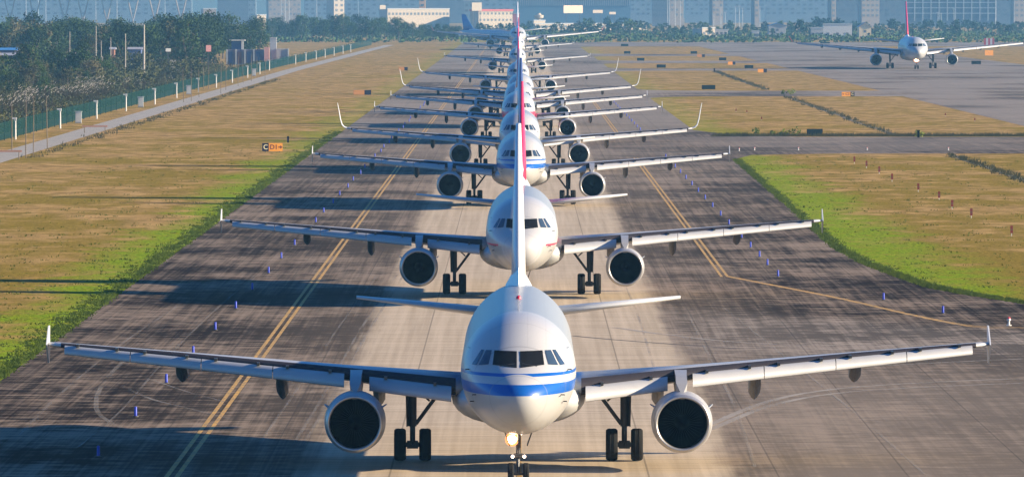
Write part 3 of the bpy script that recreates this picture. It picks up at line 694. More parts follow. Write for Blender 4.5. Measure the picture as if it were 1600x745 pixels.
# hazy trees past the gatehouse, behind the far end of the grass
for k in range(46):
    px = 415 + 320*(k+rn.random())/46; D = rn.uniform(2930, 3150); x = (px-811)*D/11000
    top = lerp((415, 470, 600, 660, 740), (9.8, 10.2, 9.6, 6.5, 5.5), px)
    place_tree(TV[rn.randrange(4)], x, D, top/11.5*rn.uniform(.85, 1.1), rn, 'hazy blue-green tree behind the far left end of the airfield grass', 'hazy trees behind the far end of the airfield')
for k in range(105):
    px = 740 + 880*(k+rn.random())/105; D = rn.uniform(3300, 4000); x = (px-811)*D/11000
    top = rn.uniform(4.0, 6.5) + (2.2 if 1240 < px < 1330 or 910 < px < 1000 else 0) + (1.2 if px > 1380 else 0)
    place_tree(TD[rn.randrange(3)], x, D, top/8, rn, 'small hazy tree in the belt below the far buildings on the right', 'tree belt below the far buildings')

# scrub and reeds beyond the fence (nobody could count them)
m = MB(); rn = random.Random(3)
for k in range(2300):
    D = 800*(1750/800)**rn.random(); x = -66 - abs(rn.gauss(0, 1))*34 - (1.5 if D < 1000 else 0)
    px = 811 + x*11000/D
    if px < -40: continue
    if -71 < x and rn.random() < .5: continue
    h = rn.uniform(.7, 2.0)*(1 if rn.random() < .85 else 1.8) + min(2.4, max(0, (-x-72)*.06)); r = h*rn.uniform(.5, 1.0)
    leaves(m, (x, D, h*.5), r, 60, .16, rn, .75)
for k in range(230):   # taller bushes before the wood
    D = rn.uniform(1330, 1560); px = rn.uniform(-20, 345); x = (px-811)*D/11000; h = rn.uniform(1.6, 4.8)
    if x > -72: continue
    if any(abs(px-q) < 20 and D > 1400 for q in (8, 14, 211, 176, 118)) : D -= 150; x = (px-811)*D/11000; h = min(h, 4.2)
    if x > -70: continue
    leaves(m, (x, D, h*.5), h*.55, 60, .26, rn, .9)
for pxs, by, Ds, wp in ((14, 88, 1420, 26), (211, 81, 1560, 20), (176, 88, 1540, 14), (118, 95, 1400, 24), (285, 93, 1480, 26)):
    for k in range(16):
        D = Ds - rn.uniform(12, 40); px = pxs + rn.uniform(-wp, wp); top = CAM_H-(by+rn.uniform(-2, 6)-4)*D/11000
        for q_ in (.35, .75): leaves(m, ((px-811)*D/11000, D, top*q_), top*.32, 60, .26, rn, .9)
for k in range(900):
    D = 800*(2000/800)**rn.random(); x = -64.6 - rn.random()*4; h = rn.uniform(.7, 1.7)
    leaves(m, (x, D, h*.45), h*.7, 26, .17, rn, .7)
o = m.build('scrub', M['scrub'], None); tag(o, 'dark tangled scrub and bushes between the green fence and the wood', 'scrub', kind='stuff')
m = MB(); mp = MB()
RC = [(-70 - rn.random()*14, 985+rn.random()*330) for _ in range(16)]
for k in range(190):
    if k < 170: q_ = rn.choice(RC); D = q_[1] + rn.gauss(0, 9); x = q_[0] + rn.gauss(0, 1.6)
    else: D = rn.uniform(820, 1800); x = -65.5 - rn.uniform(0, 7)
    if 811 + x*11000/D < -10: continue
    for _ in range(14):
        a = Vector((x+rn.gauss(0, .5), D+rn.gauss(0, .8), 0)); b = a + Vector((rn.gauss(0, .35), rn.gauss(0, .3), rn.uniform(1.4, 2.6)))
        s = .045; m.add([a-Vector((s, 0, 0)), a+Vector((s, 0, 0)), b+Vector((.03, 0, 0)), b-Vector((.03, 0, 0))], [(0, 1, 2, 3)])
        if k < 170 and rn.random() < .30:
            c = b + Vector((rn.uniform(.1, .5), rn.uniform(-.1, .1), rn.uniform(.15, .4))); mp.tube(b, c, .05, .02, 5)
tag(m.build('reeds', M['reed'], None), 'dry straw-coloured reeds along the ditch beyond the fence', 'reeds', kind='stuff')
tag(mp.build('reed_plumes', M['plume'], None), 'pale feathery plumes on the reeds beyond the fence', 'plumes', kind='stuff')
# low far-off brush under the tree belts
m = MB()
for k in range(2400):
    D = rn.uniform(2860, 3900); px = rn.uniform(400, 1640); x = (px-811)*D/11000; h = rn.uniform(.8, 2.2)
    leaves(m, (x, D, h*.4), h*1.6, 9, .7, rn, .45)
tag(m.build('far_brush', M['leaf'], None), 'low hazy brush below the far buildings beyond the end of the airfield', 'brush', kind='stuff')
# tufts along the pavement edges and the ditches
m = MB()
def tuft(x, y, h, n=7, sp=.12):
    for _ in range(n):
        a = Vector((x+rn.gauss(0, sp), y+rn.gauss(0, sp*2), 0)); b = a+Vector((rn.gauss(0, .1), rn.gauss(0, .08), h*rn.uniform(.5, 1.1)))
        m.add([a-Vector((.035, 0, 0)), a+Vector((.035, 0, 0)), b], [(0, 1, 2)])
for k in range(5200):
    y = 240*(900/240)**rn.random()
    if rn.random() < .65: tuft(-22.5 - abs(rn.gauss(0, .7)), y, rn.uniform(.06, .2))
epts = [(60, 370), (36, 374)] + edgeR + [(21.4, 530), (22.0, 650), (22.4, 735)]
for k in range(3800):
    i = rn.randrange(len(epts)-1); u = rn.random(); a, b = epts[i], epts[i+1]
    x = a[0]+(b[0]-a[0])*u; y = a[1]+(b[1]-a[1])*u
    if x > 40: continue
    tuft(x + abs(rn.gauss(0, .35)), y+abs(rn.gauss(0, .5)), rn.uniform(.06, .22))
for k in range(2000):   # open field tussocks
    y = 260*(820/260)**rn.random(); s = rn.choice((-1, 1)); x = s*(23+abs(rn.gauss(0, 13)))
    if s > 0 and y < 375+max(0, (30-x))*8: continue
    if s > 0 and 755 < y < 865: continue
    if x < -51 or not inview(x, y, 2): continue
    tuft(x, y, rn.uniform(.05, .16), 5, .2)
tag(m.build('grass_tufts', M['weed'], None), 'bright grass tufts along the pavement edges and over the open grass', 'grass', kind='stuff'); m = MB()
for k in range(900):
    y = rn.choice(((560, 758), (866, 1222), (1320, 1680))); y = rn.uniform(*y); tuft(46.5+rn.gauss(0, .5), y, rn.uniform(.15, .55), 5, .2)
for k in range(420):
    tuft(-51.5+rn.gauss(0, .5), rn.uniform(740, 1500), rn.uniform(.15, .5), 5, .25)
for k in range(900):
    tuft(rn.uniform(24, 67), 862+abs(rn.gauss(0, 2)), rn.uniform(.2, .6), 8, .3)
tag(m.build('weeds', M['dweed'], None), 'dark weeds growing in the ditches and beside the far pavement edges', 'grass', kind='stuff')
# bushes at the block corner
for px, py, h in ((1182, 209, .9), (1207, 212, .7), (1225, 213, 1.0), (1242, 213, 1.3), (1437, 214, 1.0), (1237, 148, 1.2), (1225, 148, .9)):
    X, D = G(px, py); m = MB(); leaves(m, (X, D+1, h*.4), h*.6, 60, .16, rn, .8)
    LBU = {1182: 'leftmost low bush beside the dark sign at the cross taxiway', 1207: 'second low bush left of the dark sign at the cross taxiway', 1225: 'third low bush just left of the dark sign', 1242: 'tallest bush touching the left side of the dark sign', 1437: 'bush beside the small post where the ditch meets the cross taxiway', 1237: 'large bush at the ditch on the second link taxiway', 1225.5: ''}
    tag(m.build('bush', M['weed'], None), LBU[px] if py > 200 or px == 1237 else 'smaller bush left of the ditch on the second link taxiway', 'bush', 'bushes on the grass blocks')

# ------------------------------------------------------------------ fence, posts, cabinets, sticks
M['fence'] = flat('green fence wire', (.006, .035, .028), .7)
M['white'] = flat('white paint', (.62, .60, .56), .6, 0, .1, 4)
M['cab'] = flat('grey cabinet', (.42, .44, .45), .5)
M['stick'] = flat('weathered pole', (.16, .12, .08), .9, 0, .3, 5)
fr = empty('perimeter_fence', (-61, 700, 0)); tag(fr, 'long green mesh perimeter fence beside the service road', 'fence')
fx = lambda y: lerp((700, 1700, 2300, 2700), (-61.3, -61.0, -58.5, -56.5), y) + 61
t = NT('fence mesh'); t.col((.003, .026, .021)); t.rough(.9); t.b.inputs['Specular IOR Level'].default_value = .1; q = t.sep(t.wpos())
w1 = t.ma('LESS_THAN', t.ma('FRACT', t.ma('MULTIPLY', q[1], .9)), .42); w2 = t.ma('LESS_THAN', t.ma('FRACT', t.ma('MULTIPLY', q[2], 5)), .35)
t.put(t.b.inputs['Alpha'], t.ma('ADD', .5, t.ma('MULTIPLY', t.ma('MAXIMUM', w1, w2), .4))); M['mesh'] = t.m
m = MB()
for k in range(40):
    y0 = 50*k; y1 = y0+50; m.add([(fx(700+y0), y0, .1), (fx(700+y1), y1, .1), (fx(700+y1), y1, 2.2), (fx(700+y0), y0, 2.2)], [(0, 1, 2, 3)])
m.build('mesh_panel', M['mesh'], fr)
m = MB(); m.v = []; m.box(-.05, .05, -.05, .05, 0, 2.3); m.tube((0, 0, 2.3), (.28, 0, 2.75), .035, n=6); m.tube((0, 0, 2.3), (-.28, 0, 2.75), .035, n=6)
pp = m.build('fence_post', M['fence'], fr); y = 30
for k in range(100):
    o = pp if k == 0 else pp.copy()
    if k: COL.objects.link(o); o.parent = fr
    o.location = (fx(700+y), y, 0); y += 9 + k*.16
m = MB()
while y < 1990: m.box(fx(700+y)-.05, fx(700+y)+.05, y-.05, y+.05, 0, 2.5); y += 25
o = m.build('fence_post', M['fence'], fr); o['kind'] = 'stuff'
def dup(root, km, loc, rz=0.0):
    c = copy_tree(root, km); c.location = loc; c.rotation_euler = (0, 0, rz); return c
sp = empty('sensor_post'); m = MB(); m.tube((0, 0, 0), (0, 0, 2.5), .11, .09, 10); m.build('post', M['white'], sp, smooth=True)
m = MB(); m.box(-.42, .16, -.2, .2, 2.42, 2.62); m.box(-.12, .16, -.15, .15, 2.25, 2.42); m.build('sensor_head', M['white'], sp)
km = kidmap(sp)
for i, (px, py) in enumerate(((24, 218), (94, 201), (151, 186), (197, 174), (242, 163.5), (276, 153.5), (310, 144.5), (338, 137.5), (363, 129.5), (387, 121.5), (406, 116), (421, 110.5), (462, 101), (478, 97), (494, 93.5), (508, 90.5), (522, 87.5), (536, 84.5), (548, 82))):
    X, D = G(px, py); X = min(X, -54.5)
    o = sp if i == 0 else dup(sp, km, (X, D, 0)); o.location = (max(X, -60.6), D, 0)
    tag(o, 'white sensor post standing between the green fence and the service road', 'post', 'white posts along the fence')
cb = empty('utility_cabinet'); m = MB(); m.box(-.4, .4, -.3, .3, .12, 1.55); m.build('cabinet_body', M['cab'], cb)
m = MB(); m.box(-.48, .48, -.38, .38, 1.55, 1.66); m.build('cabinet_roof', M['cab'], cb); m = MB(); m.box(-.36, .36, -.315, -.302, .22, 1.48); m.build('door', M['white'], cb)
m = MB(); m.box(-.45, .45, -.35, .35, 0, .12); m.build('plinth', M['road'], cb)
km = kidmap(cb)
for i, (px, py, lb) in enumerate(((122.5, 193, 'nearest grey utility cabinet on the verge, between the second and third white posts'), (220, 168, 'grey utility cabinet between the fourth and fifth white posts'), (295, 148, 'grey utility cabinet between the sixth and seventh white posts'), (397, 119, 'farthest grey utility cabinet, near the gatehouse'))):
    X, D = G(px, py); o = cb if i == 0 else dup(cb, km, (0, 0, 0)); o.location = (X, D, 0); tag(o, lb, 'cabinet', 'grey cabinets beside the service road')
rn = random.Random(12)
for i, (px, py, ty) in enumerate(((18.5, 238, 161), (40, 247, 157), (52, 242, 150), (74, 233, 150), (287, 160, 107), (299, 158, 107), (311, 152, 108), (345, 146, 95), (353, 141, 90), (318, 140, 104), (326, 141, 104), (372, 135, 88), (380, 130, 90), (393, 127, 86), (402, 122, 88), (414, 128, 92))):
    X, D = G(px, py); s = 11000/D; h = (py-ty)/s; m = MB(); lx = rn.uniform(-.15, .15)
    m.tube((0, 0, 0), (lx*.6, 0, h*.55), .055, .05, 7); m.tube((lx*.6, 0, h*.55), (lx, .05, h), .05, .03, 7)
    o = m.build('wooden_pole', M['stick'], None, smooth=True, loc=(X, D, 0)); tag(o, 'thin weathered pole standing at the edge of the service road', 'pole', 'thin poles along the service road')
# rough timber barrier and other bits by the road
def sawhorse(px, py, lb):
    X, D = G(px, py); e = empty('barrier', (X, D, 0)); tag(e, lb, 'barrier')
    m = MB(); m.box(-1.6, 1.6, -.04, .04, .75, .95); m.build('rail', flat('barrier paint', (.55, .28, .18), .7), e)
    for q in (-1.3, 1.3):
        m = MB(); m.tube((q, -.35, 0), (q, 0, .8), .04, n=6); m.tube((q, .35, 0), (q, 0, .8), .04, n=6); m.build('leg', M['stick'], e)
sawhorse(148, 208, 'low reddish barrier on the grass beside the service road'); sawhorse(10, 249, 'orange barrier with a leaning stick at the left end of the service road')

# ------------------------------------------------------------------ blue edge markers
M['bluem'] = flat('blue marker plastic', (.008, .035, .42), .5, 0, .08)
bm_ = empty('edge_marker'); m = MB(); m.lathe([(0.03, .06), (.38, .055), (.40, .04), (.405, .002)], (0, 0, 0), 'z', 12); m.build('reflector_tube', M['bluem'], bm_, smooth=True)
m = MB(); m.lathe([(0, .13), (.03, .13), (.04, .08)], (0, 0, 0), 'z', 12, cap=True); m.build('base', M['gear'], bm_)
km = kidmap(bm_)
first = True
def marker(X, D, lb):
    global first
    o = bm_ if first else dup(bm_, km, (0, 0, 0)); first = False; o.location = (X, D, .009); tag(o, lb, 'marker', 'blue taxiway edge markers')
D = 254.0; k = 0
while D < 1180:
    marker(-15.2+.1*math.sin(k*3.1), D, 'small blue edge marker on the left shoulder of the taxiway'); D += 24.6; k += 1
for D in (421, 439, 453.5, 471, 490, 519.5) + tuple(541+22.5*k for k in range(28)):
    if 745 < D < 880: continue
    marker(15.5, D, 'small blue edge marker on the right shoulder of the taxiway')
marker(G(1381, 469)[0], G(1381, 469)[1], 'blue edge marker on the curve below the green verge, nearer the yellow line corner'); marker(*G(1474, 490), 'blue edge marker farthest right, below the green verge')

# small white lamps of the cross taxiway and the fitting at the right edge
lm = empty('runway_light'); m = MB(); m.lathe([(0, .16), (.04, .16), (.06, .07), (.3, .06), (.32, .12), (.42, .12), (.48, .05)], (0, 0, 0), 'z', 12, cap=True); m.build('stem', M['white'], lm, smooth=True)
m = MB(); m.lathe([(.42, .1), (.5, .09), (.55, .02)], (0, 0, 0), 'z', 10); m.build('lens', M['red'], lm, smooth=True); km = kidmap(lm)
LL = [(1577, 509, 'white light fitting beside the yellow line at the right edge'), (1247.5, 235, 'white light fitting on the cross taxiway, third from the left'), (1355, 235, 'white light fitting near the middle of the cross taxiway'), (1179, 235, 'white light fitting on the cross taxiway, second from the left'),
      (1482, 235, 'white light fitting on the cross taxiway, farthest right'), (1155, 236, 'white light fitting on the cross taxiway, leftmost')]
for i, (px, py, lb) in enumerate(LL):
    o = lm if i == 0 else dup(lm, km, (0, 0, 0)); X, D = G(px, py); o.location = (X, D, .01); tag(o, lb, 'light', 'white light fittings'); 
    o.scale = (.62, .62, .62) if i else (.85, .85, .8)

# red markers in the right-hand grass
rm = empty('red_marker'); m = MB(); m.box(-.17, .17, -.05, .05, .22, .78); m.build('panel', flat('faded red paint', (.30, .05, .03), .8, 0, .2), rm)
m = MB(); m.tube((0, .06, 0), (0, .06, .7), .04, n=8); m.build('stake', M['white'], rm); m = MB(); m.box(-.172, .172, -.06, -.051, .46, .52); m.build('white_band', M['stick'], rm); km = kidmap(rm)
for i, (px, py) in enumerate(((1581, 369), (1518, 341), (1488, 327), (1467.5, 313), (1435, 300), (1394, 284), (1374, 272), (1354, 263), (1335, 256), (1150, 175), (1167, 177), (1190, 188), (1477, 182), (1523, 190))):
    X, D = G(px, py); o = rm if i == 0 else dup(rm, km, (0, 0, 0)); o.location = (X, D, 0)
    o.scale = (.45, .6, .6) if i >= 9 else (.55, .6, .95)
    tag(o, 'small faded red marker post in the dry grass right of the taxiway' if i < 9 else 'tiny red marker post in the far right-hand grass block', 'marker', 'red marker posts in the grass')

# ------------------------------------------------------------------ signs
M['signY'] = flat('yellow sign face', (.62, .25, .015), .5, 0, .05); M['signK'] = flat('black sign face', (.015, .015, .03), .5); M['letter'] = flat('sign lettering dark', (.10, .012, .012), .6); M['letterY'] = flat('sign lettering pale', (.55, .5, .3), .6)
M['signD'] = flat('dark sign back', (.008, .014, .016), .9); M['signO'] = flat('faded orange sign', (.34, .15, .035), .8)
for k_ in ('signD', 'signK'): M[k_].node_tree.nodes['Principled BSDF'].inputs['Specular IOR Level'].default_value = .05
def text(s, x, z, size, mat, par, y=-.09):
    c = bpy.data.curves.new('lettering', 'FONT'); c.body = s; c.size = size; c.align_x = 'CENTER'; c.align_y = 'CENTER'; c.extrude = .004; c.offset = .012
    c.materials.append(mat); q = bpy.data.objects.new('lettering', c); COL.objects.link(q); bpy.context.view_layer.update()
    me = bpy.data.meshes.new_from_object(q.evaluated_get(bpy.context.evaluated_depsgraph_get())); bpy.data.objects.remove(q)
    if not me.materials: me.materials.append(mat)
    o = bpy.data.objects.new('lettering', me); COL.objects.link(o); o.parent = par; o.location = (x, y, z); o.rotation_euler = (R(90), 0, 0)
def sign(px, py, segs, h, lb, zb=.15):
    """segs: (width, face, text, text material, arrow)"""
    X, D = G(px, py); e = empty('taxiway_sign', (X, D, 0), R(14)); tag(e, lb, 'sign', 'taxiway signs'); W_ = sum(s[0] for s in segs); x = -W_/2
    for w_, face, tx, tm, arrow in segs:
        m = MB(); m.box(x+.01, x+w_-.01, -.08, .08, zb, zb+h); p_ = m.build('sign_panel', face, e)
        cx = x+w_/2
        if tx: text(tx, cx + (-w_*.14 if arrow > 0 else (w_*.16 if arrow < 0 else 0)), zb+h*.5, h*.82, tm, p_)
        if arrow:
            a = cx + arrow*w_*.32; k = arrow*h*.30; m = MB()
            m.plate([(a-k*.8, -.088, zb+h*.44), (a, -.088, zb+h*.44), (a, -.088, zb+h*.28), (a+k, -.088, zb+h*.5), (a, -.088, zb+h*.72), (a, -.088, zb+h*.56), (a-k*.8, -.088, zb+h*.56)], (0, .01, 0)); m.build('arrow', tm, p_)
        x += w_
    for q in (-W_*.35, W_*.35):
        m = MB(); m.tube((q, .02, 0), (q, .02, zb+.02), .04, n=8); m.build('leg', M['gear'], e)
sign(425.5, 238.5, [(.72, M['signK'], 'C', M['letterY'], 0), (1.55, M['signY'], 'D1', M['letter'], 1)], .88, 'yellow and black taxiway sign reading C and D1 with an arrow in the left-hand grass')
sign(1325, 152, [(1.55, M['signY'], 'C2', M['letter'], -1), (.75, M['signK'], 'C', M['letterY'], 0)], .75, 'yellow and black sign with a left arrow at the corner of the second grass block')
YEL = [(1143, 102, 2.0, 'yellow sign between two dark signs on the far grass'), (1191, 114, 2.2, 'yellow sign right of the nearer dark sign at the third link taxiway'), (1545, 87.5, 2.7, 'pair of bright yellow panels beyond the runway under the right wing'), (630, 111, 2.2, 'faint orange sign in the grass at the left of the far queue'), (566, 149, 3.2, 'orange and dark sign in the middle of the left-hand grass'), (1095, 90, 2.4, 'orange sign on the farthest grass block')]
for px, py, w_, lb in YEL: sign(px, py, [(w_*.62, M['signO' if px in (566, 630, 1095) else 'signY'], '', None, 0), (w_*.38, M['signY' if px == 1545 else 'signK'], '', None, 0)], .8 if px != 1545 else 1.6, lb, .1)
DK = [(1273, 213, 2.0, .75, 'large dark blank sign at the edge of the cross taxiway'), (1107, 141, 2.6, .8, 'dark sign at the near edge of the third grass block'), (1170, 108, 2.2, .8, 'dark sign left of the orange sign on the grass strip'), (1129, 95.5, 2.1, .8, 'dark sign above left of the small yellow sign'),
      (1033, 107, 2.3, .8, 'dark sign on the grass strip nearest the queue'), (1001, 96, 2.1, .8, 'dark sign standing second from the queue'), (980, 85, 2.1, .8, 'dark sign third from the queue'), (976, 73, 2.8, .8, 'flat dark sign at the far end of the pavement'), (1084, 85, 2.1, .8, 'dark sign on the far grass left of the orange one'), (1525, 101.5, 2.6, .9, 'dark sign beyond the runway under the right wing'), (1289, 69, 3.8, .6, 'long low dark sign above the left wing of the rolling airliner')]
for px, py, w_, h, lb in DK: sign(px, py, [(w_, M['signD'], '', None, 0)], h, lb)
# red and white check board beyond the runway
X, D = G(1545, 72); e = empty('chequered_board', (X, D, 0)); tag(e, 'red and white board standing beyond the runway behind the right wing', 'board')
for k in range(5):
    m = MB(); m.box(-1.9+k*.78, -1.9+k*.78+.77, -.1, .1, .2, 2.9); m.build('board_panel', M['white'] if k % 2 else flat('red board', (.5, .06, .07), .6), e)
# little black post near the left sign
X, D = G(450, 223); m = MB(); m.box(-.1, .1, -.1, .1, 0, .75); m.box(-.13, .13, -.13, .13, .5, .62); tag(m.build('marker_post', M['signK'], None, loc=(X, D, 0)), 'small black post in the grass right of the yellow sign', 'post')
for px, py, lb in ((1435, 215, 'dark post in the ditch beside the cross taxiway'), (1116, 113, 'dark post on the edge of the third link taxiway')):
    X, D = G(px, py); m = MB(); m.box(-.14, .14, -.14, .14, 0, .8); m.box(-.2, .2, -.2, .2, .8, .9); tag(m.build('marker_post', M['signD'], None, loc=(X, D, 0)), lb, 'post')

# ------------------------------------------------------------------ gatehouse and things in the scrub
def part(name, mat, par, *b):
    m = MB()
    for q in b: m.box(*q)
    return m.build(name, mat, par)
mg = flat('gatehouse wall', (.13, .12, .18), .8); mp_ = flat('salmon column paint', (.72, .36, .30), .7); mc = flat('cream render', (.40, .35, .27), .8, 0, .05); mblue = flat('blue door paint', (.05, .08, .20), .6); mpale = flat('pale grey wall', (.42, .40, .38), .8)
gh = empty('gatehouse', (-74, 1850, 0)); tag(gh, 'small gatehouse with rooftop lookout, salmon column and pale tower beside the wood', 'gatehouse')
wl_ = part('wall', mg, gh, (-3, 7.0, 0, 6, 0, 4.0))
for k in range(4): part('door', mblue if k != 1 else flat('brown door', (.16, .06, .07), .7), gh, (-2.3+k*2.4, -1.3+k*2.4, -.06, .02, .3, 3.4))
for k in range(5): part('column', M['cab'] if k < 4 else mp_, gh, (-2.9+k*2.35, -2.55+k*2.35, -.5, -.08, 0, 4.1) if k < 4 else (7.1, 8.4, -.6, .6, 0, 4.6))
part('lookout', mblue, gh, (-1.6, 1.0, 1, 3.5, 4.003, 6.2)); part('lookout_column', M['white'], gh, (1.0, 1.6, .7, 1.2, 4.003, 6.3)); part('lookout_roof', M['white'], gh, (-2.2, 2.0, .2, 4.2, 6.3, 6.55))
tw = part('tower', M['cab'], gh, (8.5, 10.2, 2, 3.6, 0, 6.9)); part('cornice', M['white'], tw, (8.4, 10.3, 1.9, 3.7, 6.903, 7.1))
part('side_wall', mpale, gh, (10.21, 13.2, 1, 3, 1.2, 4.2)); part('side_column', M['white'], gh, (13.2, 13.5, .8, 1.2, 0, 4.2)); 
POLES = [(150, 55, 41, .35), (158, 92, 64, .3), (173, 85, 59, .3), (196, 81, 53, .4), (225, 88, 39, .7), (118, 103, 82, .3), (160, 98, 88, .25), (109, 58, 50, .3), (53, 108, 98, .3)]
mw = flat('whitewashed pole', (.34, .31, .27), .8)
for i, (px, py, ty, w_) in enumerate(POLES):
    D = 1500 if py < 95 else 1380; X = (px-811)*D/11000; s = 11000/D; h = CAM_H-(ty-4)/s; m = MB(); m.tube((0, 0, 0), (.05, 0, h), w_*.36, w_*.22, 8)
    tag(m.build('utility_pole', mw, None, smooth=True, loc=(X, D, 0)), ('tall thick whitewashed pole rising in front of the wood' if w_ == .7 else 'whitewashed pole standing among the scrub before the wood'), 'pole', 'whitewashed poles in the scrub')
def shed(px, ty, by, wpx, D, dep, mat, roofmat, lb, nm='shed'):
    X = (px-811)*D/11000; s = 11000/D; zt = CAM_H-(ty-4)/s; w_ = wpx/s; e = empty(nm, (X, D, 0)); tag(e, lb, nm)
    part('wall', mat, e, (-w_/2, w_/2, 0, dep, 0, zt-.5)); part('door', M['signD'], e, (-.5, .5, -.04, .02, 0, 2.0))
    m = MB(); m.loft([[(-w_/2-.3, -.4, zt-.497), (-w_/2-.3, dep/2, zt), (-w_/2-.3, dep+.4, zt-.497)], [(w_/2+.3, -.4, zt-.497), (w_/2+.3, dep/2, zt), (w_/2+.3, dep+.4, zt-.497)]]); m.build('roof', roofmat, e)
mbr = flat('blue sheet roof', (.05, .20, .45), .5); mgr = flat('grey sheet roof', (.30, .30, .33), .6)
shed(14, 83, 97, 34, 1420, 6, flat('weathered grey wall', (.16, .16, .17), .9), mgr, 'grey-roofed shed among the scrub at the left edge'); shed(8, 75, 80, 36, 1450, 5, mg, mbr, 'bright blue sheet roof behind the grey shed at the left edge')
shed(118, 92, 98, 30, 1400, 5, M['stick'], flat('brown sheet roof', (.16, .12, .12), .7), 'long brown sheet roof hidden in the scrub'); shed(211, 74, 84, 20, 1560, 4, flat('blue painted wall', (.10, .14, .30), .7), mgr, 'low blue-walled shed beside the thick white pole')
shed(176, 74, 92, 6, 1540, 3, flat('rusty brick', (.28, .13, .08), .8), mgr, 'narrow rust-brown hut in front of the wood')
def board(px, ty, wpx, hpx, D, mat, lb):
    X = (px-811)*D/11000; s = 11000/D; zt = CAM_H-(ty-4)/s; w_ = wpx/s; h = hpx/s; e = empty('signboard', (X, D, 0), R(25 if D > 4000 else 8)); tag(e, lb, 'signboard')
    part('panel', mat, e, (-w_/2, w_/2, -.1, .1, zt-h, zt))
    for q in ((-w_*.35, w_*.35) if w_ > 2 else (0,)): part('post', M['gear'], e, (q-.12, q+.12, .101, .3, 0, zt-.1))
board(263, 76, 8, 5, 1500, M['white'], 'small white board standing before the wood'); board(326, 71, 8, 10, 1560, flat('pink board', (.65, .30, .28), .6), 'pink and white board standing before the wood')
X = (285-811)*1480/11000
m = MB(); m.box(-2.6, 2.6, -.2, .2, 0, 4.3); tag(m.build('wall', mc, None, loc=(X, 1480, 0)), 'low cream wall among the dry reeds before the wood', 'wall')

# ------------------------------------------------------------------ far buildings
def fpos(px, D): return (px-811)*D/11000
def ztop(py, D): return CAM_H-(py-4)*D/11000
def block(px0, px1, ty, D, dep, mat, lb, wins=None, roof=None, zover=None, nm='building', rz=None):
    rz = (26 if mat is mcr else 10 if mat is mtan else 0) if rz is None else rz
    x0, x1 = fpos(px0, D), fpos(px1, D); cx = (x0+x1)/2; w_ = (x1-x0)/math.cos(R(rz)); dep = min(dep, 12 + 0*w_) if rz > 5 else min(dep, 6); zt = zover if zover else ztop(ty, D)
    e = empty(nm, (cx, D, 0), R(rz)); tag(e, lb, 'building', 'buildings beyond the airfield')
    part('wall', mat, e, (-w_/2, w_/2, 0, dep, 0, zt))
    if roof: part('roof', roof, e, (-w_/2-.4, w_/2+.4, -.4, dep+.4, zt+.003, zt+1.2))
    else: part('roof', M['cab'], e, (-w_/2-.2, w_/2+.2, -.2, .5, zt+.003, zt+.6))
    if wins:
        nx, rows, ww, hh, wm = wins
        for z in rows:
            for k in range(nx):
                if D > 4950 and (k*7+int(z*3)) % 4 == 0: continue
                x = -w_/2 + w_*(k+.5)/nx; part('window', wm, e, (x-ww/2, x+ww/2, -.12, .02, z, z+hh))
    return e, cx, w_, zt
mwin = flat('dark window glass', (.12, .14, .16), .6)
mcr = flat('warm cream facade', (.50, .42, .32), .85, 0, .04); mbg = flat('blue grey facade', (.22, .27, .30), .8, 0, .12); mbg2 = flat('grey facade', (.15, .17, .19), .8, 0, .12); mtan = flat('tan facade', (.26, .21, .17), .8, 0, .08)
mroof = flat('red roof', (.50, .10, .09), .7)
block(606, 702, 15, 4300, 30, mcr, 'long cream building left of the queue of tails', (17, (8.6,), 1.3, 1.5, mwin))
block(748, 801, 18, 4300, 25, mcr, 'cream building with red roof edge just left of the tails', (9, (8.9, 5.0), 1.1, 1.3, mwin), mroof)
block(801, 812, 22, 4305, 20, flat('pinkish red facade', (.55, .16, .18), .8), 'red annex joined to the cream building with the red roof edge')
board(745, 4.5, 17, 13, 4250, mcr, 'square cream board above the cream building with red roof edge'); board(598, 8.5, 10, 9, 4400, mcr, 'small cream board left of the long cream building'); board(895.5, 9, 33, 12, 4350, flat('orange cream board', (.82, .62, .44), .7), 'wide orange-cream billboard in front of the blue glass hall')
block(836, 1011, 38, 4150, 8, mcr, 'long low cream wall building right of the tails', (24, (1.6,), 2.0, 1.2, mwin)); 
block(834, 852, 33, 4140, 8, mcr, 'stepped end pavilion of the low cream building')
# little control tower cab beside the tails
X = fpos(842, 4200); e = empty('lookout_tower', (X, 4200, 0)); tag(e, 'small pale lookout tower right of the tails', 'tower'); m = MB(); m.tube((0, 0, 0), (0, 0, ztop(30, 4200)), 1.3, 1.1, 12); m.build('shaft', mtan, e, smooth=True)
m = MB(); z_ = ztop(30, 4200); m.lathe([(z_, 1.2), (z_+.6, 2.6), (z_+2.2, 2.9), (z_+2.4, 1.5), (z_+3.4, 1.0)], (0, 0, 0), 'z', 14, cap=True); m.build('cab', mcr, e)
# blue glass hall with vertical ribs
e, cx, w_, zt = block(806, 985, 0, 4900, 50, flat('blue glass wall', (.10, .17, .24), .35), 'wide blue glass hall with pale vertical ribs right of the tails', None, None, 24)
for k in range(60):
    x = -w_/2 + w_*(k+.5)/60; part('rib', M['cab'], e, (x-.18, x+.18, -.5, -.02, 14.0, 24))
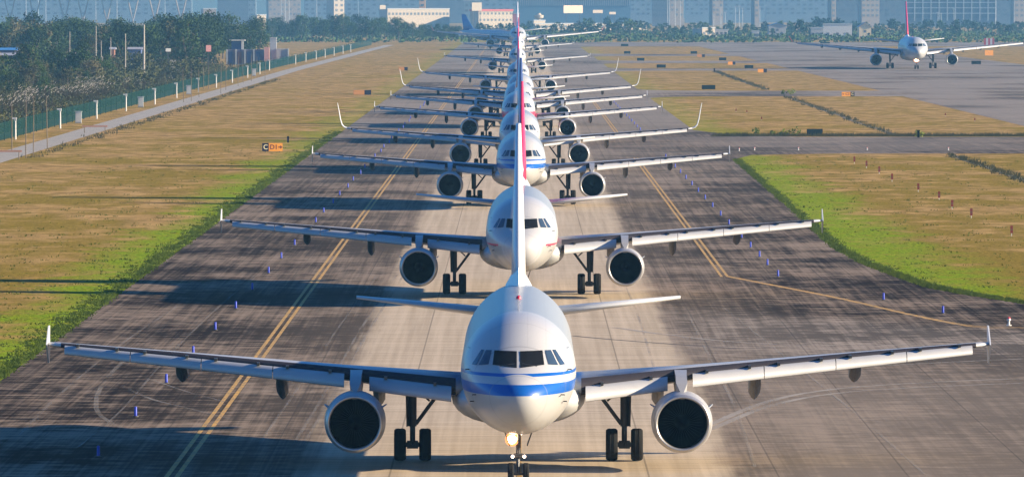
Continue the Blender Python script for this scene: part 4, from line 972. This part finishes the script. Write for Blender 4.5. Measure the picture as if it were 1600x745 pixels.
# pale gridded block on the right
e, cx, w_, zt = block(1416, 1556, 0, 4700, 40, mbg2, 'pale gridded office block behind the rolling airliner tail', (22, (6.0, 9.6, 13.2, 16.8, 20.4)[:4], 1.6, 2.4, mwin), None, 26)
for k in range(12): part('column', M['cab'], e, (-w_/2+w_*k/11-.3, -w_/2+w_*k/11+.3, -.6, -.13, 4, 25.5))
for z in (8.8, 12.4, 16.0, 19.6, 23.0): part('floor_slab', M['cab'], e, (-w_/2, w_/2, -.5, -.14, z, z+.5))
BG = [ # px0, px1, D, height, material, label, columns
 (-60, 60, 5500, 34, mbg, 'blue-grey block behind the pale struts at the far left', 10), (60, 190, 5600, 40, mbg, 'broad blue-grey block behind the middle of the pale struts', 12), (190, 300, 5500, 32, mbg, 'blue-grey block behind the right end of the pale struts', 10),
 (318, 338, 4500, 12.0, mtan, 'small tan building peeping over the left-hand wood', 4), (340, 390, 5200, 38, mbg2, 'grey apartment block above the right end of the wood', 7), (388, 400, 5000, 30, mbg, 'dark narrow tower above the right end of the wood', 3),
 (402, 416, 4300, 8.4, mcr, 'small cream house just right of the wood', 3), (420, 470, 5300, 36, mtan, 'tan block with pale piers left of the cream tower', 8), (475, 560, 5500, 33, mbg, 'blue-grey block behind the narrow cream tower', 9), (522, 538, 4700, 24, mcr, 'narrow cream tower left of the long cream building', 2),
 (560, 660, 5600, 35, mbg, 'blue-grey block behind the long cream building', 10), (655, 665, 4600, 19.5, flat('orange water tank', (.7, .4, .2), .6), 'little orange tank house on the long cream building', 1), (660, 735, 5500, 30, mbg2, 'grey block between the two cream buildings', 7), (725, 750, 4600, 17, mbg, 'dark blue-grey stair tower beside the cream building with red roof edge', 3), (735, 830, 5700, 36, mbg, 'blue-grey block behind the tall tails', 9),
 (985, 1025, 5400, 30, mbg, 'blue-grey block right of the glass hall', 5), (1019, 1047, 4800, 26, mbg2, 'pale ribbed tower on the right of the glass hall', 6), (1047, 1068, 5000, 24, mtan, 'tan block right of the pale ribbed tower', 3), (1070, 1115, 5600, 34, mbg, 'blue-grey block left of the tan tower block', 6), (1113, 1130, 5000, 28, mtan, 'hazy tan tower block in the middle of the right background', 3), (1130, 1182, 5600, 30, mbg, 'blue-grey block left of the slim pale tower', 6),
 (1179, 1186, 4700, 30, mtan, 'slim pale tower standing alone on the right', 1), (1186, 1300, 5700, 35, mbg, 'very wide blue-grey block left of the tan twin blocks', 12), (1299, 1306, 4600, 26, mtan, 'slim cream-edged tower left of the twin blocks', 1), (1306, 1345, 5000, 25, mbg2, 'grey block between the slim cream tower and the tan block', 5), (1346, 1374, 4700, 27, mtan, 'tan block left of the rolling airliner tail', 4), (1374, 1418, 5000, 31, mbg2, 'grey block touching the gridded office block', 5),
 (1556, 1610, 5100, 34, mbg2, 'grey block at the right edge behind the gridded office', 6), (1585, 1600, 4700, 21, mtan, 'small cream tower at the right edge', 2), (1610, 1720, 5400, 32, mbg, 'blue-grey block beyond the right edge', 8), (-200, -60, 5400, 36, mbg, 'blue-grey block beyond the left edge', 8)]
for a, b, D, h, mt, lb, nc in BG:
    rows = [z for z in (3.5+3.4*k for k in range(30)) if 5 < z < min(h-2, 20)]
    w_ = (b-a)*D/11000
    block(a, b, 0, D, 25, mt, lb, (nc, rows[:6], max(.8, w_/nc*.5), 1.5, mwin), None, h)
# struts of the terminal at the far left
e = empty('terminal_canopy', (fpos(140, 4900), 4900, 0)); tag(e, 'far canopy carried on a row of pale V-shaped struts at top left', 'canopy')
for px in (-22, 15.5, 55, 101, 130, 167, 208, 242, 283):
    x = fpos(px, 4900)-fpos(140, 4900); z0 = 5
    for s in (-1, 1):
        m = MB(); m.tube((x+s*.4, 0, z0), (x+s*6.4, 0, 30), .55, .45, 8); m.build('strut', mtan, e, smooth=True)
    m = MB(); m.tube((x, 0, 0), (x, 0, z0+.5), .6, .5, 8); m.build('pier', mtan, e, smooth=True)
part('roof', M['cab'], e, (-82, 75, -10, 25, 30.01, 33))
board(934, 16, 17, 5, 4380, mcr, 'little cream panel right of the orange-cream billboard'); board(957, 19, 11, 4, 4390, mcr, 'smaller cream panel farther right of the billboard')
# light masts
rn = random.Random(5)
for i, px in enumerate((41, 72, 150, 183, 258, 440, 446, 452, 495, 1043, 1046, 1055, 1063, 1115, 1126, 1133, 1149, 1155, 1160, 1187, 1196, 1340, 1465, 1470, 1490, 1555, 1584)):
    D = rn.uniform(4200, 4800) if px not in (1115, 1126) else 4000; X = fpos(px, D); h = rn.uniform(9, 14) if 1100 < px < 1200 or 1440 < px < 1500 else rn.uniform(18, 26)
    m = MB(); m.tube((0, 0, 0), (0, 0, h), .2, .12, 6); m.box(-.9, .9, -.15, .15, h, h+.35)
    tag(m.build('light_mast', M['cab'], None, loc=(X, D, 0)), 'thin pale light mast in the hazy background', 'mast', 'light masts in the background')
def house(px0, px1, ty, ey, D, mat, rf, lb):
    x0, x1 = fpos(px0, D), fpos(px1, D); w_ = x1-x0; e = empty('house', ((x0+x1)/2, D, 0)); tag(e, lb, 'house'); zt, ze = ztop(ty, D), ztop(ey, D)
    m = MB(); m.loft([[(-w_/2, y, 0), (w_/2, y, 0), (w_/2, y, ze), (0, y, zt), (-w_/2, y, ze)] for y in (0, 14)]); m.build('wall', mat, e)
    m = MB()
    for s in (-1, 1): m.loft([[(s*(w_/2+.4), y, ze-.1), (0, y, zt+.03), (0, y, zt+.25), (s*(w_/2+.4), y, ze+.15)] for y in (-.4, 14.4)])
    m.build('roof', rf, e); part('window', mwin, e, (-.6, .6, -.05, .02, ze*.5, ze*.5+1.1)); part('door', mwin, e, (w_*.2, w_*.2+1, -.05, .02, 0, 2.1))
house(1342, 1361, 36, 43, 3250, flat('yellow gable wall', (.80, .62, .36), .8), mgr, 'yellow gabled house left of the rolling airliner')
house(1201, 1228, 37, 41, 3400, mpale, mbr, 'pale house with blue-grey roof in the middle of the right background')
for a, b, ty, D, mt, lb in ((1286, 1331, 39, 3300, M['white'], 'long white shed left of the yellow gabled house'), (1097, 1117, 45, 3350, mcr, 'small bright cream shed standing alone right of the queue'), (1117, 1137, 48, 3360, M['white'], 'low white shed joined to the bright cream shed'), (1175, 1186, 50, 3200, M['white'], 'tiny low white shed in the right background'), (1267, 1286, 45, 3280, mpale, 'low grey shed touching the long white shed')):
    block(a, b, ty, D, 10, mt, lb, (3, (1.0,), 1.2, 1.2, mwin))
# distant hills
t = NT('wooded hills'); n = t.noise(t.wpos(), .01, 6); t.col(t.mix(n, (.035, .06, .03), (.08, .09, .05))); t.rough(1)
m = MB(); vs = []; nxh = 90
for j in range(4):
    for i in range(nxh):
        x = -2900 + 5800*i/(nxh-1); hh = 44 + 9*math.sin(x*.004+1)+6*math.sin(x*.011)+3*math.sin(x*.031)
        vs.append((x, (7300, 7700, 8100, 8900)[j], (0, hh*.6, hh, 0)[j]))
m.add(vs, [(j*nxh+i, j*nxh+i+1, (j+1)*nxh+i+1, (j+1)*nxh+i) for j in range(3) for i in range(nxh-1)])
tag(m.build('hills', t.m, None, smooth='all'), kind='structure')

# ------------------------------------------------------------------ haze
hz = bpy.data.materials.new('haze air'); hz.use_nodes = True; hn = hz.node_tree
for n_ in list(hn.nodes):
    if n_.type == 'BSDF_PRINCIPLED': hn.nodes.remove(n_)
pv = hn.nodes.new('ShaderNodeVolumePrincipled'); pv.inputs['Color'].default_value = (.20, .50, .82, 1); pv.inputs['Density'].default_value = .00010
pv.inputs['Density Attribute'].default_value = ''; pv.inputs['Anisotropy'].default_value = 0.0
hn.links.new(pv.outputs[0], hn.nodes['Material Output'].inputs['Volume'])
m = MB(); m.box(-3050, 3050, -150, 9050, -1, 68); o = m.build('haze', hz, None); tag(o, kind='stuff')
